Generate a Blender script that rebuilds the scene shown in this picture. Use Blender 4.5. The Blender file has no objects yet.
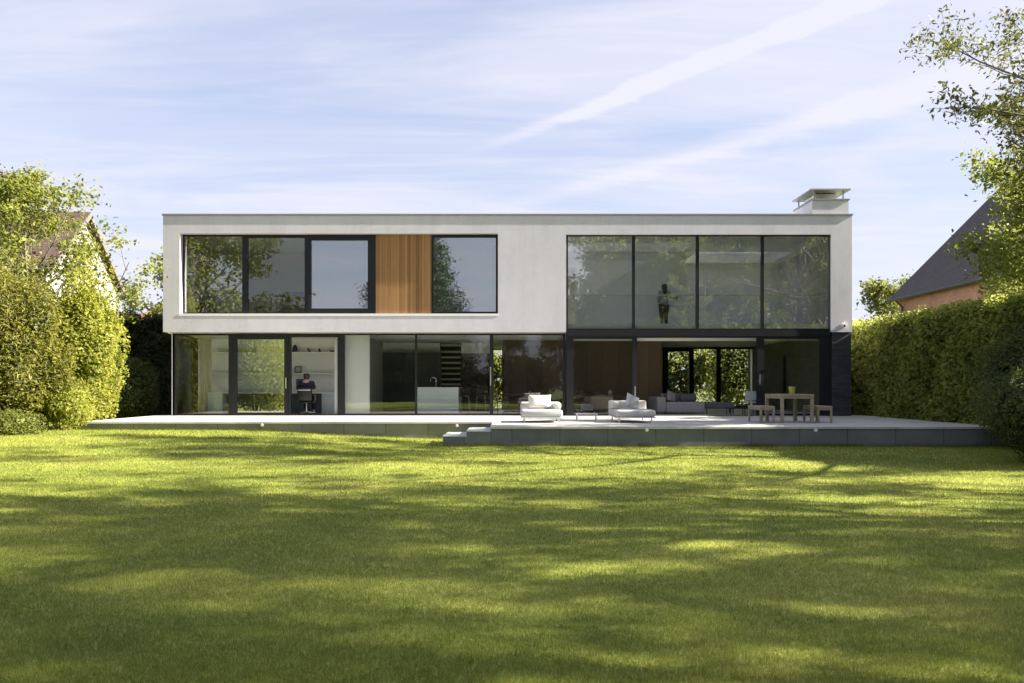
import bpy, bmesh, math, random
import numpy as np
from mathutils import Vector, Matrix, Quaternion

R = math.radians
random.seed(7)
SC = bpy.context.scene
COL = SC.collection
CAMD, FPX, CX, HY, CZ = 27.45, 796.0, 512.0, 387.0, 1.0


def X(px, Y):
    return (px - CX) * (CAMD + Y) / FPX


def Z(py, Y):
    return CZ + (HY - py) * (CAMD + Y) / FPX


# ------------------------------------------------------------------ materials
def newmat(name):
    m = bpy.data.materials.new(name)
    m.use_nodes = True
    nt = m.node_tree
    nt.nodes.clear()
    out = nt.nodes.new('ShaderNodeOutputMaterial')
    return m, nt, out


def N(nt, t, **kw):
    n = nt.nodes.new(t)
    for k, v in kw.items():
        if k in n.inputs:
            n.inputs[k].default_value = v
        else:
            setattr(n, k, v)
    return n


def L(nt, a, b):
    nt.links.new(a, b)


def mixcol(nt, fac, a, b):
    n = nt.nodes.new('ShaderNodeMix')
    n.data_type = 'RGBA'
    for s, v in ((0, fac), (6, a), (7, b)):
        if isinstance(v, (int, float)):
            n.inputs[s].default_value = v
        elif isinstance(v, (tuple, list)):
            n.inputs[s].default_value = (*v[:3], 1)
        else:
            L(nt, v, n.inputs[s])
    return n.outputs[2]


def ramp(nt, fac, stops):
    n = nt.nodes.new('ShaderNodeValToRGB')
    e = n.color_ramp.elements
    while len(e) < len(stops):
        e.new(0.5)
    for el, (p, c) in zip(e, stops):
        el.position = p
        el.color = (*c, 1) if len(c) == 3 else c
    L(nt, fac, n.inputs[0])
    return n.outputs[0]


def mathn(nt, op, a, b=None, c=None, clamp=False):
    n = nt.nodes.new('ShaderNodeMath')
    n.operation = op
    n.use_clamp = clamp
    for i, v in enumerate((a, b, c)):
        if v is None:
            continue
        if isinstance(v, (int, float)):
            n.inputs[i].default_value = v
        else:
            L(nt, v, n.inputs[i])
    return n.outputs[0]


def mat(name, c, rough=0.6, var=0.12, scale=4.0, stretch=(1, 1, 1), bump=0.0, bscale=60, metal=0.0, spec=0.5, c2=None):
    """surface with two scales of procedural mottling"""
    m, nt, out = newmat(name)
    tc = N(nt, 'ShaderNodeTexCoord')
    mp = N(nt, 'ShaderNodeMapping')
    mp.inputs['Scale'].default_value = stretch
    L(nt, tc.outputs['Object'], mp.inputs['Vector'])
    n1 = N(nt, 'ShaderNodeTexNoise', Scale=scale, Detail=6.0, Roughness=0.6)
    L(nt, mp.outputs[0], n1.inputs['Vector'])
    lo = tuple(x * (1 - var) for x in c)
    hi = c2 if c2 else tuple(min(1, x * (1 + var)) for x in c)
    col = ramp(nt, n1.outputs[0], [(0.3, lo), (0.7, hi)])
    b = N(nt, 'ShaderNodeBsdfPrincipled', Roughness=rough, Metallic=metal)
    b.inputs['Specular IOR Level'].default_value = spec
    L(nt, col, b.inputs['Base Color'])
    if bump:
        n2 = N(nt, 'ShaderNodeTexNoise', Scale=bscale, Detail=3.0)
        L(nt, mp.outputs[0], n2.inputs['Vector'])
        bp = N(nt, 'ShaderNodeBump', Strength=bump, Distance=0.02)
        L(nt, n2.outputs[0], bp.inputs['Height'])
        L(nt, bp.outputs[0], b.inputs['Normal'])
    L(nt, b.outputs[0], out.inputs[0])
    return m


def boards(name, c, c2, width=0.1, axis=0, rough=0.6, gap=0.06, grain=True):
    """vertical boards running up z; width along the given axis"""
    m, nt, out = newmat(name)
    tc = N(nt, 'ShaderNodeTexCoord')
    sp = N(nt, 'ShaderNodeSeparateXYZ')
    L(nt, tc.outputs['Object'], sp.inputs[0])
    u = mathn(nt, 'DIVIDE', sp.outputs[axis], width)
    fl = mathn(nt, 'FLOOR', u)
    fr = mathn(nt, 'FRACT', u)
    wn = N(nt, 'ShaderNodeTexWhiteNoise')
    wn.noise_dimensions = '1D'
    L(nt, fl, wn.inputs['W'])
    mp = N(nt, 'ShaderNodeMapping')
    mp.inputs['Scale'].default_value = (14, 14, 0.9)
    L(nt, tc.outputs['Object'], mp.inputs['Vector'])
    n1 = N(nt, 'ShaderNodeTexNoise', Scale=2.0, Detail=5.0, Distortion=0.6)
    L(nt, mp.outputs[0], n1.inputs['Vector'])
    f = mathn(nt, 'ADD', mathn(nt, 'MULTIPLY', wn.outputs[0], 0.7), mathn(nt, 'MULTIPLY', n1.outputs[0], 0.45))
    col = ramp(nt, f, [(0.15, c), (0.95, c2)])
    g = mathn(nt, 'LESS_THAN', fr, gap)
    col = mixcol(nt, g, col, tuple(x * 0.25 for x in c))
    b = N(nt, 'ShaderNodeBsdfPrincipled', Roughness=rough)
    L(nt, col, b.inputs['Base Color'])
    bp = N(nt, 'ShaderNodeBump', Strength=0.5, Distance=0.01)
    L(nt, mathn(nt, 'SUBTRACT', 1.0, g), bp.inputs['Height'])
    L(nt, bp.outputs[0], b.inputs['Normal'])
    L(nt, b.outputs[0], out.inputs[0])
    return m


def bricks(name, c1, c2, mortar, bw=0.22, bh=0.075, plane='xz', msize=0.01, rough=0.8, bump=0.5, offset=0.5, sq=True):
    m, nt, out = newmat(name)
    tc = N(nt, 'ShaderNodeTexCoord')
    sp = N(nt, 'ShaderNodeSeparateXYZ')
    L(nt, tc.outputs['Object'], sp.inputs[0])
    cb = N(nt, 'ShaderNodeCombineXYZ')
    if plane == 'xz+y':
        L(nt, mathn(nt, 'ADD', sp.outputs[0], sp.outputs[1]), cb.inputs[0])
        L(nt, sp.outputs[2], cb.inputs[1])
    elif plane == 'yz':
        L(nt, sp.outputs[1], cb.inputs[0]); L(nt, sp.outputs[2], cb.inputs[1])
    elif plane == 'xy':
        L(nt, sp.outputs[0], cb.inputs[0]); L(nt, sp.outputs[1], cb.inputs[1])
    else:
        L(nt, sp.outputs[0], cb.inputs[0]); L(nt, sp.outputs[2], cb.inputs[1])
    bt = N(nt, 'ShaderNodeTexBrick')
    bt.offset = offset
    bt.inputs['Color1'].default_value = (*c1, 1)
    bt.inputs['Color2'].default_value = (*c2, 1)
    bt.inputs['Mortar'].default_value = (*mortar, 1)
    bt.inputs['Scale'].default_value = 1.0
    bt.inputs['Brick Width'].default_value = bw
    bt.inputs['Row Height'].default_value = bh
    bt.inputs['Mortar Size'].default_value = msize
    bt.inputs['Mortar Smooth'].default_value = 0.2
    L(nt, cb.outputs[0], bt.inputs['Vector'])
    n1 = N(nt, 'ShaderNodeTexNoise', Scale=1.3, Detail=5.0, Roughness=0.65)
    L(nt, tc.outputs['Object'], n1.inputs['Vector'])
    v = ramp(nt, n1.outputs[0], [(0.3, (0.78, 0.78, 0.78)), (0.7, (1.12, 1.12, 1.12))])
    mu = nt.nodes.new('ShaderNodeMix')
    mu.data_type = 'RGBA'; mu.blend_type = 'MULTIPLY'
    mu.inputs[0].default_value = 1
    L(nt, bt.outputs[0], mu.inputs[6]); L(nt, v, mu.inputs[7])
    b = N(nt, 'ShaderNodeBsdfPrincipled', Roughness=rough)
    L(nt, mu.outputs[2], b.inputs['Base Color'])
    bp = N(nt, 'ShaderNodeBump', Strength=bump, Distance=0.01)
    bp.invert = True
    L(nt, bt.outputs[1], bp.inputs['Height'])
    L(nt, bp.outputs[0], b.inputs['Normal'])
    L(nt, b.outputs[0], out.inputs[0])
    return m


def leafmat(name, dark, mid, light, trans=0.45, nscale=0.7, rough=0.5):
    """leaf: per-leaf and per-clump colour, light passing through"""
    m, nt, out = newmat(name)
    geo = N(nt, 'ShaderNodeNewGeometry')
    tc = N(nt, 'ShaderNodeTexCoord')
    n1 = N(nt, 'ShaderNodeTexNoise', Scale=nscale, Detail=3.0)
    L(nt, tc.outputs['Object'], n1.inputs['Vector'])
    f = mathn(nt, 'ADD', mathn(nt, 'MULTIPLY', geo.outputs['Random Per Island'], 0.55),
              mathn(nt, 'MULTIPLY', n1.outputs[0], 0.6))
    col = ramp(nt, f, [(0.2, dark), (0.55, mid), (0.95, light)])
    b = N(nt, 'ShaderNodeBsdfPrincipled', Roughness=rough)
    b.inputs['Specular IOR Level'].default_value = 0.35
    L(nt, col, b.inputs['Base Color'])
    t = N(nt, 'ShaderNodeBsdfTranslucent')
    tcol = mixcol(nt, 0.5, col, tuple(min(1, x * 1.7) for x in light))
    L(nt, tcol, t.inputs[0])
    mx = N(nt, 'ShaderNodeMixShader')
    mx.inputs[0].default_value = trans
    L(nt, b.outputs[0], mx.inputs[1]); L(nt, t.outputs[0], mx.inputs[2])
    L(nt, mx.outputs[0], out.inputs[0])
    return m


def glassmat(name, tint=(0.90, 0.95, 0.92), refl=0.10, wav=0.004):
    m, nt, out = newmat(name)
    tr = N(nt, 'ShaderNodeBsdfTransparent')
    tr.inputs[0].default_value = (*tint, 1)
    gl = N(nt, 'ShaderNodeBsdfGlossy', Roughness=0.0)
    gl.inputs[0].default_value = (0.95, 0.96, 0.97, 1)
    lw = N(nt, 'ShaderNodeLayerWeight', Blend=0.25)
    f = mathn(nt, 'ADD', mathn(nt, 'MULTIPLY', lw.outputs['Fresnel'], 0.8), refl, clamp=True)
    tc = N(nt, 'ShaderNodeTexCoord')
    n1 = N(nt, 'ShaderNodeTexNoise', Scale=1.1, Detail=1.0)
    L(nt, tc.outputs['Object'], n1.inputs['Vector'])
    bp = N(nt, 'ShaderNodeBump', Strength=wav, Distance=0.3)
    L(nt, n1.outputs[0], bp.inputs['Height'])
    L(nt, bp.outputs[0], gl.inputs['Normal'])
    mx = N(nt, 'ShaderNodeMixShader')
    L(nt, f, mx.inputs[0]); L(nt, tr.outputs[0], mx.inputs[1]); L(nt, gl.outputs[0], mx.inputs[2])
    L(nt, mx.outputs[0], out.inputs[0])
    return m


M = {}
def rendermat():
    m, nt, out = newmat('white_render')
    tc = N(nt, 'ShaderNodeTexCoord')
    def ns(scale, st, det=5):
        mp = N(nt, 'ShaderNodeMapping'); mp.inputs['Scale'].default_value = st
        L(nt, tc.outputs['Object'], mp.inputs['Vector'])
        n = N(nt, 'ShaderNodeTexNoise', Scale=scale, Detail=float(det), Roughness=.62)
        L(nt, mp.outputs[0], n.inputs['Vector'])
        return n.outputs[0]
    f = mathn(nt, 'ADD', mathn(nt, 'MULTIPLY', ns(.7, (1, 1, .8)), .5), mathn(nt, 'MULTIPLY', ns(5, (1, 1, 1)), .2))
    f = mathn(nt, 'ADD', f, mathn(nt, 'MULTIPLY', ns(2.2, (1.6, 1.6, .12), 4), .3))
    col = ramp(nt, f, [(.3, (.46, .45, .495)), (.5, (.56, .547, .60)), (.7, (.625, .61, .66))])
    b = N(nt, 'ShaderNodeBsdfPrincipled', Roughness=.85); L(nt, col, b.inputs['Base Color'])
    bp = N(nt, 'ShaderNodeBump', Strength=.18, Distance=.02); L(nt, ns(60, (1, 1, 1), 3), bp.inputs['Height']); L(nt, bp.outputs[0], b.inputs['Normal'])
    L(nt, b.outputs[0], out.inputs[0])
    return m


M['render'] = rendermat()
M['reveal'] = mat('white_reveal', (0.76, 0.75, 0.72), 0.7, 0.03)
M['coping'] = mat('grey_coping', (0.22, 0.23, 0.25), 0.5, 0.08)
M['frame'] = mat('anthracite_frame', (0.011, 0.0115, 0.015), 0.45, 0.1, spec=0.3)
M['metal'] = mat('brushed_metal', (0.62, 0.62, 0.60), 0.3, 0.05, metal=0.9)
M['cedar'] = boards('cedar_boards', (0.17, 0.075, 0.024), (0.37, 0.20, 0.07), 0.098, 0)
M['darkbrick'] = bricks('dark_brick', (0.028, 0.029, 0.036), (0.048, 0.048, 0.056), (0.014, 0.014, 0.017), 0.48, 0.075, 'xz+y', 0.008)
M['glass'] = glassmat('window_glass', (0.965, 0.98, 0.97), 0.04)
M['glassr'] = glassmat('coated_glass', (0.975, 0.985, 0.975), 0.14)
M['glassb'] = glassmat('dark_room_glass', (0.86, 0.91, 0.92), 0.22)
M['white'] = mat('white_paint', (0.85, 0.85, 0.83), 0.6, 0.02)
M['greywall'] = mat('grey_paint', (0.42, 0.43, 0.43), 0.6, 0.04)
M['ceil'] = mat('ceiling_paint', (0.82, 0.82, 0.81), 0.7, 0.02)
M['floor'] = mat('pale_floor', (0.56, 0.55, 0.52), 0.35, 0.08, 2)
M['walnut'] = boards('walnut_panels', (0.055, 0.032, 0.022), (0.11, 0.065, 0.042), 0.6, 0, 0.5, 0.012)
M['oak'] = boards('brown_panels', (0.17, 0.115, 0.068), (0.24, 0.165, 0.10), 0.5, 0, 0.5, 0.015)
M['kitchen'] = mat('dark_cupboards', (0.03, 0.03, 0.035), 0.35, 0.1)
M['island'] = mat('pale_blue_worktop', (0.66, 0.73, 0.76), 0.3, 0.02)
M['paving'] = bricks('terrace_paving', (0.45, 0.435, 0.41), (0.50, 0.485, 0.46), (0.28, 0.27, 0.25), 1.2, 0.6, 'xy', 0.008, 0.75, 0.2)
M['cladl'] = bricks('lit_slab', (0.20, 0.20, 0.19), (0.235, 0.23, 0.215), (0.10, 0.10, 0.10), 1.2, 3.0, 'xz', 0.012, 0.8, 0.3, 0)  # left wall slab, light bounced off the lawn put into its colour
M['cladr'] = bricks('shaded_slab', (0.135, 0.145, 0.16), (0.16, 0.17, 0.185), (0.075, 0.08, 0.085), 1.2, 3.0, 'xz', 0.012, 0.75, 0.3, 0)  # same slab, darker and bluer: shade put into the colour
M['stepstone'] = mat('step_stone', (0.46, 0.47, 0.47), 0.75, 0.08)
M['cushion'] = mat('cream_cushion', (0.56, 0.54, 0.50), 0.9, 0.04, 8, bump=0.1)
M['cushion2'] = mat('grey_cushion', (0.46, 0.46, 0.45), 0.9, 0.05, 8, bump=0.1)
M['pillow'] = mat('white_pillow', (0.68, 0.65, 0.60), 0.9, 0.05, 6, bump=0.15, bscale=20)
M['sofa'] = mat('grey_sofa', (0.36, 0.35, 0.37), 0.9, 0.08, 8, bump=0.1)
M['sofa2'] = mat('dark_grey_fabric', (0.17, 0.17, 0.20), 0.9, 0.08, 8, bump=0.1)
M['teak'] = mat('weathered_teak', (0.30, 0.25, 0.18), 0.7, 0.2, 3, (1, 1, 1), 0.1)
M['sideboard'] = mat('ochre_wood', (0.26, 0.19, 0.08), 0.5, 0.12, 3, (1, 1, 5))
M['black'] = mat('black_plastic', (0.015, 0.015, 0.017), 0.45, 0.1)
M['whitemetal'] = mat('white_metal', (0.75, 0.75, 0.74), 0.45, 0.02)
M['chrome'] = mat('chrome', (0.75, 0.75, 0.76), 0.15, 0.02, metal=1.0)
M['pot'] = mat('yellow_pot', (0.42, 0.40, 0.07), 0.5, 0.1)
M['screen'] = mat('blue_screen', (0.035, 0.075, 0.15), 0.25, 0.2, 6)
M['skin'] = mat('skin', (0.58, 0.36, 0.27), 0.55, 0.05)
M['hair'] = mat('dark_hair', (0.02, 0.014, 0.011), 0.5, 0.2, 30)
M['greytop'] = mat('grey_jersey', (0.42, 0.41, 0.43), 0.9, 0.2, 14)
M['trousers'] = mat('black_trousers', (0.016, 0.016, 0.02), 0.85, 0.1)
M['navy'] = mat('navy_cotton', (0.016, 0.018, 0.032), 0.9, 0.15)
M['curtain'] = mat('pale_curtain', (0.55, 0.54, 0.50), 0.9, 0.05, 3, (6, 6, 0.4))
M['bark'] = mat('bark', (0.10, 0.08, 0.06), 0.9, 0.35, 5, (1, 1, 0.25), 0.6, 25)
M['bark2'] = mat('grey_bark', (0.13, 0.115, 0.095), 0.9, 0.3, 5, (1, 1, 0.25), 0.6, 25)
M['soil'] = mat('soil', (0.06, 0.045, 0.03), 0.95, 0.3, 5, bump=0.5)
M['brick'] = bricks('red_brick', (0.34, 0.15, 0.09), (0.42, 0.21, 0.12), (0.36, 0.30, 0.25), 0.22, 0.075, 'xz+y', 0.01)
M['slate'] = bricks('dark_roof_tiles', (0.046, 0.038, 0.038), (0.072, 0.058, 0.056), (0.026, 0.022, 0.022), 0.2, 0.14, 'yz', 0.012, 0.75, 0.8)
M['browntile'] = bricks('brown_roof_tiles', (0.075, 0.045, 0.036), (0.10, 0.063, 0.05), (0.035, 0.024, 0.02), 0.24, 0.16, 'xz', 0.015, 0.8, 0.8)
M['terracotta'] = bricks('orange_roof_tiles', (0.24, 0.12, 0.075), (0.29, 0.155, 0.095), (0.15, 0.08, 0.05), 0.3, 0.2, 'xz', 0.015, 0.85, 0.5)
M['zinc'] = mat('zinc_cap', (0.38, 0.38, 0.37), 0.45, 0.08, metal=0.5)
M['bedding'] = mat('dark_bedding', (0.10, 0.10, 0.11), 0.9, 0.5, 22)
M['book'] = mat('dark_ornament', (0.03, 0.03, 0.035), 0.5, 0.2)

LF = {}
LF['lime'] = leafmat('lime_leaf', (0.085, 0.11, 0.014), (0.20, 0.22, 0.030), (0.36, 0.35, 0.06), 0.5)
LF['yew'] = leafmat('yew_leaf', (0.035, 0.042, 0.008), (0.12, 0.125, 0.018), (0.25, 0.235, 0.035), 0.4, 1.6)
LF['hedge'] = leafmat('hedge_leaf', (0.085, 0.11, 0.022), (0.205, 0.24, 0.045), (0.36, 0.38, 0.085), 0.55, 1.0)
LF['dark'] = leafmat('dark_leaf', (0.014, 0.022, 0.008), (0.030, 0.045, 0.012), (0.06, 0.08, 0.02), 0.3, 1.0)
LF['tree'] = leafmat('tree_leaf', (0.050, 0.072, 0.014), (0.105, 0.135, 0.024), (0.20, 0.22, 0.04), 0.5)
LF['olive'] = leafmat('olive_leaf', (0.06, 0.075, 0.018), (0.12, 0.14, 0.03), (0.20, 0.21, 0.05), 0.5)
LF['purple'] = leafmat('purple_leaf', (0.045, 0.018, 0.020), (0.09, 0.035, 0.038), (0.14, 0.07, 0.06), 0.4)
LF['spring'] = leafmat('spring_leaf', (0.055, 0.075, 0.013), (0.145, 0.17, 0.028), (0.28, 0.285, 0.055), 0.48)
LF['ash'] = leafmat('shaded_ash_leaf', (0.028, 0.040, 0.010), (0.072, 0.086, 0.020), (0.155, 0.155, 0.036), 0.36)  # darkened leaf: the unlit side is put into the colour
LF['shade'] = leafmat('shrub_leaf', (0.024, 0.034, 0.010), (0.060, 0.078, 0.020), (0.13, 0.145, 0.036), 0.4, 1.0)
LF['conifer'] = leafmat('conifer_leaf', (0.014, 0.026, 0.012), (0.035, 0.055, 0.022), (0.07, 0.10, 0.04), 0.25, 0.9)


# ------------------------------------------------------------------ mesh helpers
class MB:
    def __init__(self):
        self.bm = bmesh.new()

    def box(self, x0, x1, y0, y1, z0, z1, rot=None, at=None):
        vs = [self.bm.verts.new((x, y, z)) for x in (x0, x1) for y in (y0, y1) for z in (z0, z1)]
        for f in ((0, 1, 3, 2), (4, 6, 7, 5), (0, 4, 5, 1), (2, 3, 7, 6), (0, 2, 6, 4), (1, 5, 7, 3)):
            self.bm.faces.new([vs[i] for i in f])
        if rot is not None:
            bmesh.ops.transform(self.bm, matrix=Matrix.Translation(at) @ rot @ Matrix.Translation(-Vector(at)), verts=vs)
        return self

    def poly(self, pts):
        self.bm.faces.new([self.bm.verts.new(p) for p in pts])
        return self

    def prism(self, pts, d):
        """extrude polygon pts by vector d"""
        d = Vector(d)
        a = [self.bm.verts.new(p) for p in pts]
        b = [self.bm.verts.new(Vector(p) + d) for p in pts]
        n = len(pts)
        self.bm.faces.new(a[::-1]); self.bm.faces.new(b)
        for i in range(n):
            self.bm.faces.new((a[i], a[(i + 1) % n], b[(i + 1) % n], b[i]))
        return self

    def tube(self, pts, rad, n=8, cap=True):
        pts = [Vector(p) for p in pts]
        if isinstance(rad, (int, float)):
            rad = [rad] * len(pts)
        rings = []
        for i, p in enumerate(pts):
            d = (pts[min(i + 1, len(pts) - 1)] - pts[max(i - 1, 0)]).normalized()
            a = d.cross(Vector((0, 0, 1)) if abs(d.z) < 0.9 else Vector((1, 0, 0))).normalized()
            b = d.cross(a)
            rings.append([self.bm.verts.new(p + (a * math.cos(t) + b * math.sin(t)) * rad[i])
                          for t in (2 * math.pi * k / n for k in range(n))])
        for r0, r1 in zip(rings, rings[1:]):
            for k in range(n):
                self.bm.faces.new((r0[k], r0[(k + 1) % n], r1[(k + 1) % n], r1[k]))
        if cap:
            self.bm.faces.new(rings[0][::-1]); self.bm.faces.new(rings[-1])
        return self

    def ball(self, c, r, seg=16, ring=10):
        res = bmesh.ops.create_uvsphere(self.bm, u_segments=seg, v_segments=ring, radius=1)
        r = (r, r, r) if isinstance(r, (int, float)) else r
        bmesh.ops.transform(self.bm, matrix=Matrix.Translation(c) @ Matrix.Diagonal((*r, 1)), verts=res['verts'])
        return self

    def build(self, name, m, parent=None, bevel=0, smooth=False, sub=0):
        bmesh.ops.recalc_face_normals(self.bm, faces=self.bm.faces)
        me = bpy.data.meshes.new(name)
        self.bm.to_mesh(me); self.bm.free()
        me.materials.append(m)
        o = bpy.data.objects.new(name, me)
        COL.objects.link(o)
        if parent is not None:
            o.parent = parent
        if bevel:
            bv = o.modifiers.new('Bevel', 'BEVEL')
            bv.width = bevel; bv.segments = 3; bv.limit_method = 'ANGLE'
        if sub:
            ss = o.modifiers.new('Sub', 'SUBSURF'); ss.levels = sub; ss.render_levels = sub
        if smooth or bevel or sub:
            me.polygons.foreach_set('use_smooth', [True] * len(me.polygons))
            if bevel and not smooth:
                wn = o.modifiers.new('WN', 'WEIGHTED_NORMAL'); wn.keep_sharp = True
        return o


def bx(name, m, parent, *b, bevel=0):
    return MB().box(*b).build(name, m, parent, bevel)


def tag(o, label=None, cat=None, group=None, kind=None):
    if label: o['label'] = label
    if cat: o['category'] = cat
    if group: o['group'] = group
    if kind: o['kind'] = kind
    return o


def thing(name, label, cat, loc=(0, 0, 0), rz=0, group=None):
    o = bpy.data.objects.new(name, None)
    o.empty_display_size = 0.2
    COL.objects.link(o)
    o.location = loc; o.rotation_euler = (0, 0, rz)
    return tag(o, label, cat, group)


def copy_tree(o, parent=None):
    c = o.copy(); COL.objects.link(c)
    if parent is not None:
        c.parent = parent
    for ch in [k for k in bpy.data.objects if k.parent == o]:
        copy_tree(ch, c)
    return c


def from_np(name, v, f, m, parent=None, nper=3, smooth=False):
    me = bpy.data.meshes.new(name)
    me.vertices.add(len(v)); me.vertices.foreach_set('co', np.ascontiguousarray(v, dtype=np.float32).ravel())
    k = len(f)
    me.loops.add(k * nper); me.loops.foreach_set('vertex_index', np.ascontiguousarray(f, dtype=np.int32).ravel())
    me.polygons.add(k)
    me.polygons.foreach_set('loop_start', np.arange(0, k * nper, nper, dtype=np.int32))
    try:
        me.polygons.foreach_set('loop_total', np.full(k, nper, dtype=np.int32))
    except Exception:
        pass
    me.update(calc_edges=True)
    me.validate()
    me.materials.append(m)
    if smooth:
        me.polygons.foreach_set('use_smooth', [True] * k)
    o = bpy.data.objects.new(name, me); COL.objects.link(o)
    if parent is not None: o.parent = parent
    return o


def unit(a):
    return a / np.maximum(np.linalg.norm(a, axis=1, keepdims=True), 1e-9)


def leaf_arrays(P, size, rng, aspect=0.55, up=0.5, normals=None, nb=0.6, droop=0.0):
    """folded diamond leaves at points P (n,3)"""
    n = len(P)
    nrm = rng.normal(size=(n, 3)); nrm[:, 2] += up
    nrm = unit(nrm)
    if normals is not None:
        nrm = unit(nrm * (1 - nb) + normals * nb)
    a = rng.normal(size=(n, 3)); a[:, 2] -= droop
    a = unit(a - nrm * np.sum(a * nrm, axis=1, keepdims=True))
    b = np.cross(nrm, a)
    s = size * rng.uniform(0.65, 1.35, size=(n, 1))
    w = s * aspect
    fold = nrm * s * 0.12
    v = np.stack([P - a * s / 2, P + b * w / 2 + fold, P + a * s / 2, P - b * w / 2 + fold], axis=1).reshape(-1, 3)
    i = np.arange(n)[:, None] * 4
    f = np.stack([i + [0, 1, 2], i + [0, 2, 3]], axis=1).reshape(-1, 3)
    return v, f


def vnoise(P, seed, scale):
    """cheap smooth pseudo-noise from sines, range about -1..1"""
    r = np.random.default_rng(seed)
    s = np.zeros(len(P))
    for k in range(6):
        w = r.normal(size=3) * scale * (1 + 0.5 * k)
        s += np.sin(P @ w + r.uniform(0, 6.28)) / (1 + 0.5 * k)
    return s / 2.5


# ------------------------------------------------------------------ vegetation
def grow_tree(seed, height, spread, t0=0.25, limbs=11, subs=6, twigs=4, up=0.5, trunk_r=0.22, wob=0.35, asc=0.35, prof=None):
    """skeleton: list of (points, radii) and list of twig points with weights"""
    rg = random.Random(seed)
    br, tips = [], []

    def path(p, d, ln, r0, r1, n, curve_up, wobble):
        pts, rad = [Vector(p)], [r0]
        d = Vector(d).normalized()
        for k in range(n):
            d = (d + Vector((rg.uniform(-1, 1), rg.uniform(-1, 1), rg.uniform(-1, 1))) * wobble + Vector((0, 0, curve_up))).normalized()
            pts.append(pts[-1] + d * ln / n)
            rad.append(r0 + (r1 - r0) * (k + 1) / n)
        return pts, rad

    tp, tr = path((0, 0, 0), (rg.uniform(-.08, .08), rg.uniform(-.08, .08), 1), height * 0.93, trunk_r, trunk_r * 0.14, 10, 0.12, 0.09)
    tr[0] *= 1.35
    br.append((tp, tr, 9))

    def along(pts, rad, t):
        f = t * (len(pts) - 1); i = min(int(f), len(pts) - 2); f -= i
        return pts[i].lerp(pts[i + 1], f), rad[i] * (1 - f) + rad[i + 1] * f, (pts[i + 1] - pts[i]).normalized()

    az = rg.uniform(0, 6.28)
    for k in range(limbs):
        t = t0 + (1 - t0) * (k + rg.uniform(-.3, .3)) / limbs
        t = min(max(t, t0), 0.98)
        p, r, _ = along(tp, tr, t)
        az += 2.4 + rg.uniform(-.4, .4)
        q = (t - t0) / (1 - t0)
        pr = prof(q) if prof else (0.55 + 0.9 * math.sin(math.pi * min(1, q * 0.85 + 0.15))) * (1 - 0.55 * q)
        ln = spread * pr * rg.uniform(.8, 1.2)
        el = asc + q * 0.7 + rg.uniform(-.15, .15)
        d = (math.cos(az) * math.cos(el), math.sin(az) * math.cos(el), math.sin(el))
        lp, lr = path(p, d, ln, max(0.02, r * 0.55), 0.012, 7, up * 0.12, 0.16)
        br.append((lp, lr, 6))
        for j in range(subs):
            tt = 0.28 + 0.72 * (j + rg.uniform(0, .8)) / subs
            tt = min(tt, 0.98)
            p2, r2, d2 = along(lp, lr, tt)
            side = d2.cross(Vector((0, 0, 1)))
            if side.length < 0.1: side = Vector((1, 0, 0))
            side = side.normalized() * (1 if j % 2 else -1)
            dd = d2 * rg.uniform(.5, 1) + side * rg.uniform(.5, 1.1) + Vector((0, 0, rg.uniform(-.25, .5)))
            l2 = ln * rg.uniform(.26, .46) * (1.15 - 0.5 * tt)
            sp, sr = path(p2, dd, l2, max(0.01, r2 * .5), 0.006, 5, up * 0.1, 0.22)
            br.append((sp, sr, 4))
            for i in range(twigs):
                t3 = 0.3 + 0.7 * (i + rg.uniform(0, .9)) / twigs
                p3, r3, d3 = along(sp, sr, min(t3, .99))
                dd = d3 + Vector((rg.uniform(-1, 1), rg.uniform(-1, 1), rg.uniform(-.6, .8)))
                wp, wr = path(p3, dd, l2 * rg.uniform(.25, .5), max(0.005, r3 * .6), 0.003, 3, 0.05, 0.2)
                br.append((wp, wr, 3))
                tips.append(wp[-1]); tips.append(wp[2])
            tips.append(sp[-1])
        tips.append(lp[-1])
    tips.append(tp[-1])
    return br, tips


def tree_meshes(name, seed, leaf, bark, lsize=0.14, per=16, clump=0.3, aspect=0.5, keep=1.0, droop=0.3, **kw):
    br, tips = grow_tree(seed, **kw)
    mb = MB()
    for p, r, n in br:
        mb.tube(p, r, n, cap=False)
    tr = mb.build('trunk', bark, None, smooth=True)
    rng = np.random.default_rng(seed)
    T = np.array([tuple(t) for t in tips])
    if keep < 1:
        T = T[rng.random(len(T)) < keep]
    cnt = rng.integers(int(per * .5), int(per * 1.5) + 1, size=len(T))
    P = np.repeat(T, cnt, axis=0)
    P = P + rng.normal(size=P.shape) * clump * np.array([1, 1, .7])
    v, f = leaf_arrays(P, lsize, rng, aspect, 0.6, droop=droop)
    cr = from_np('crown', v, f, leaf)
    return tr, cr


def place_tree(name, label, meshes, loc, rz, s=1.0, group=None, first=[0]):
    t = thing(name, label, 'tree', loc, rz, group)
    for o in meshes:
        c = o if o.parent is None and not o.get('used') else o.copy()
        if c is not o: COL.objects.link(c)
        o['used'] = 1
        c.parent = t
    t.scale = (s, s, s)
    return t


def blob_points(rng, n, rad, seed, lump=0.22, clumps=0, cr=0.3, zmin=-1.0, inner=0.75):
    """points near a lumpy ellipsoid surface plus outward normals"""
    d = unit(rng.normal(size=(n, 3)))
    d = d[d[:, 2] > zmin]
    k = 1 + lump * vnoise(d, seed, 2.6) + 0.5 * lump * vnoise(d, seed + 1, 6.0)
    k = k * (1 - (1 - inner) * rng.random(len(d)) ** 1.7)
    P = d * k[:, None] * np.array(rad)
    return P, unit(d / np.array(rad))


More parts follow.
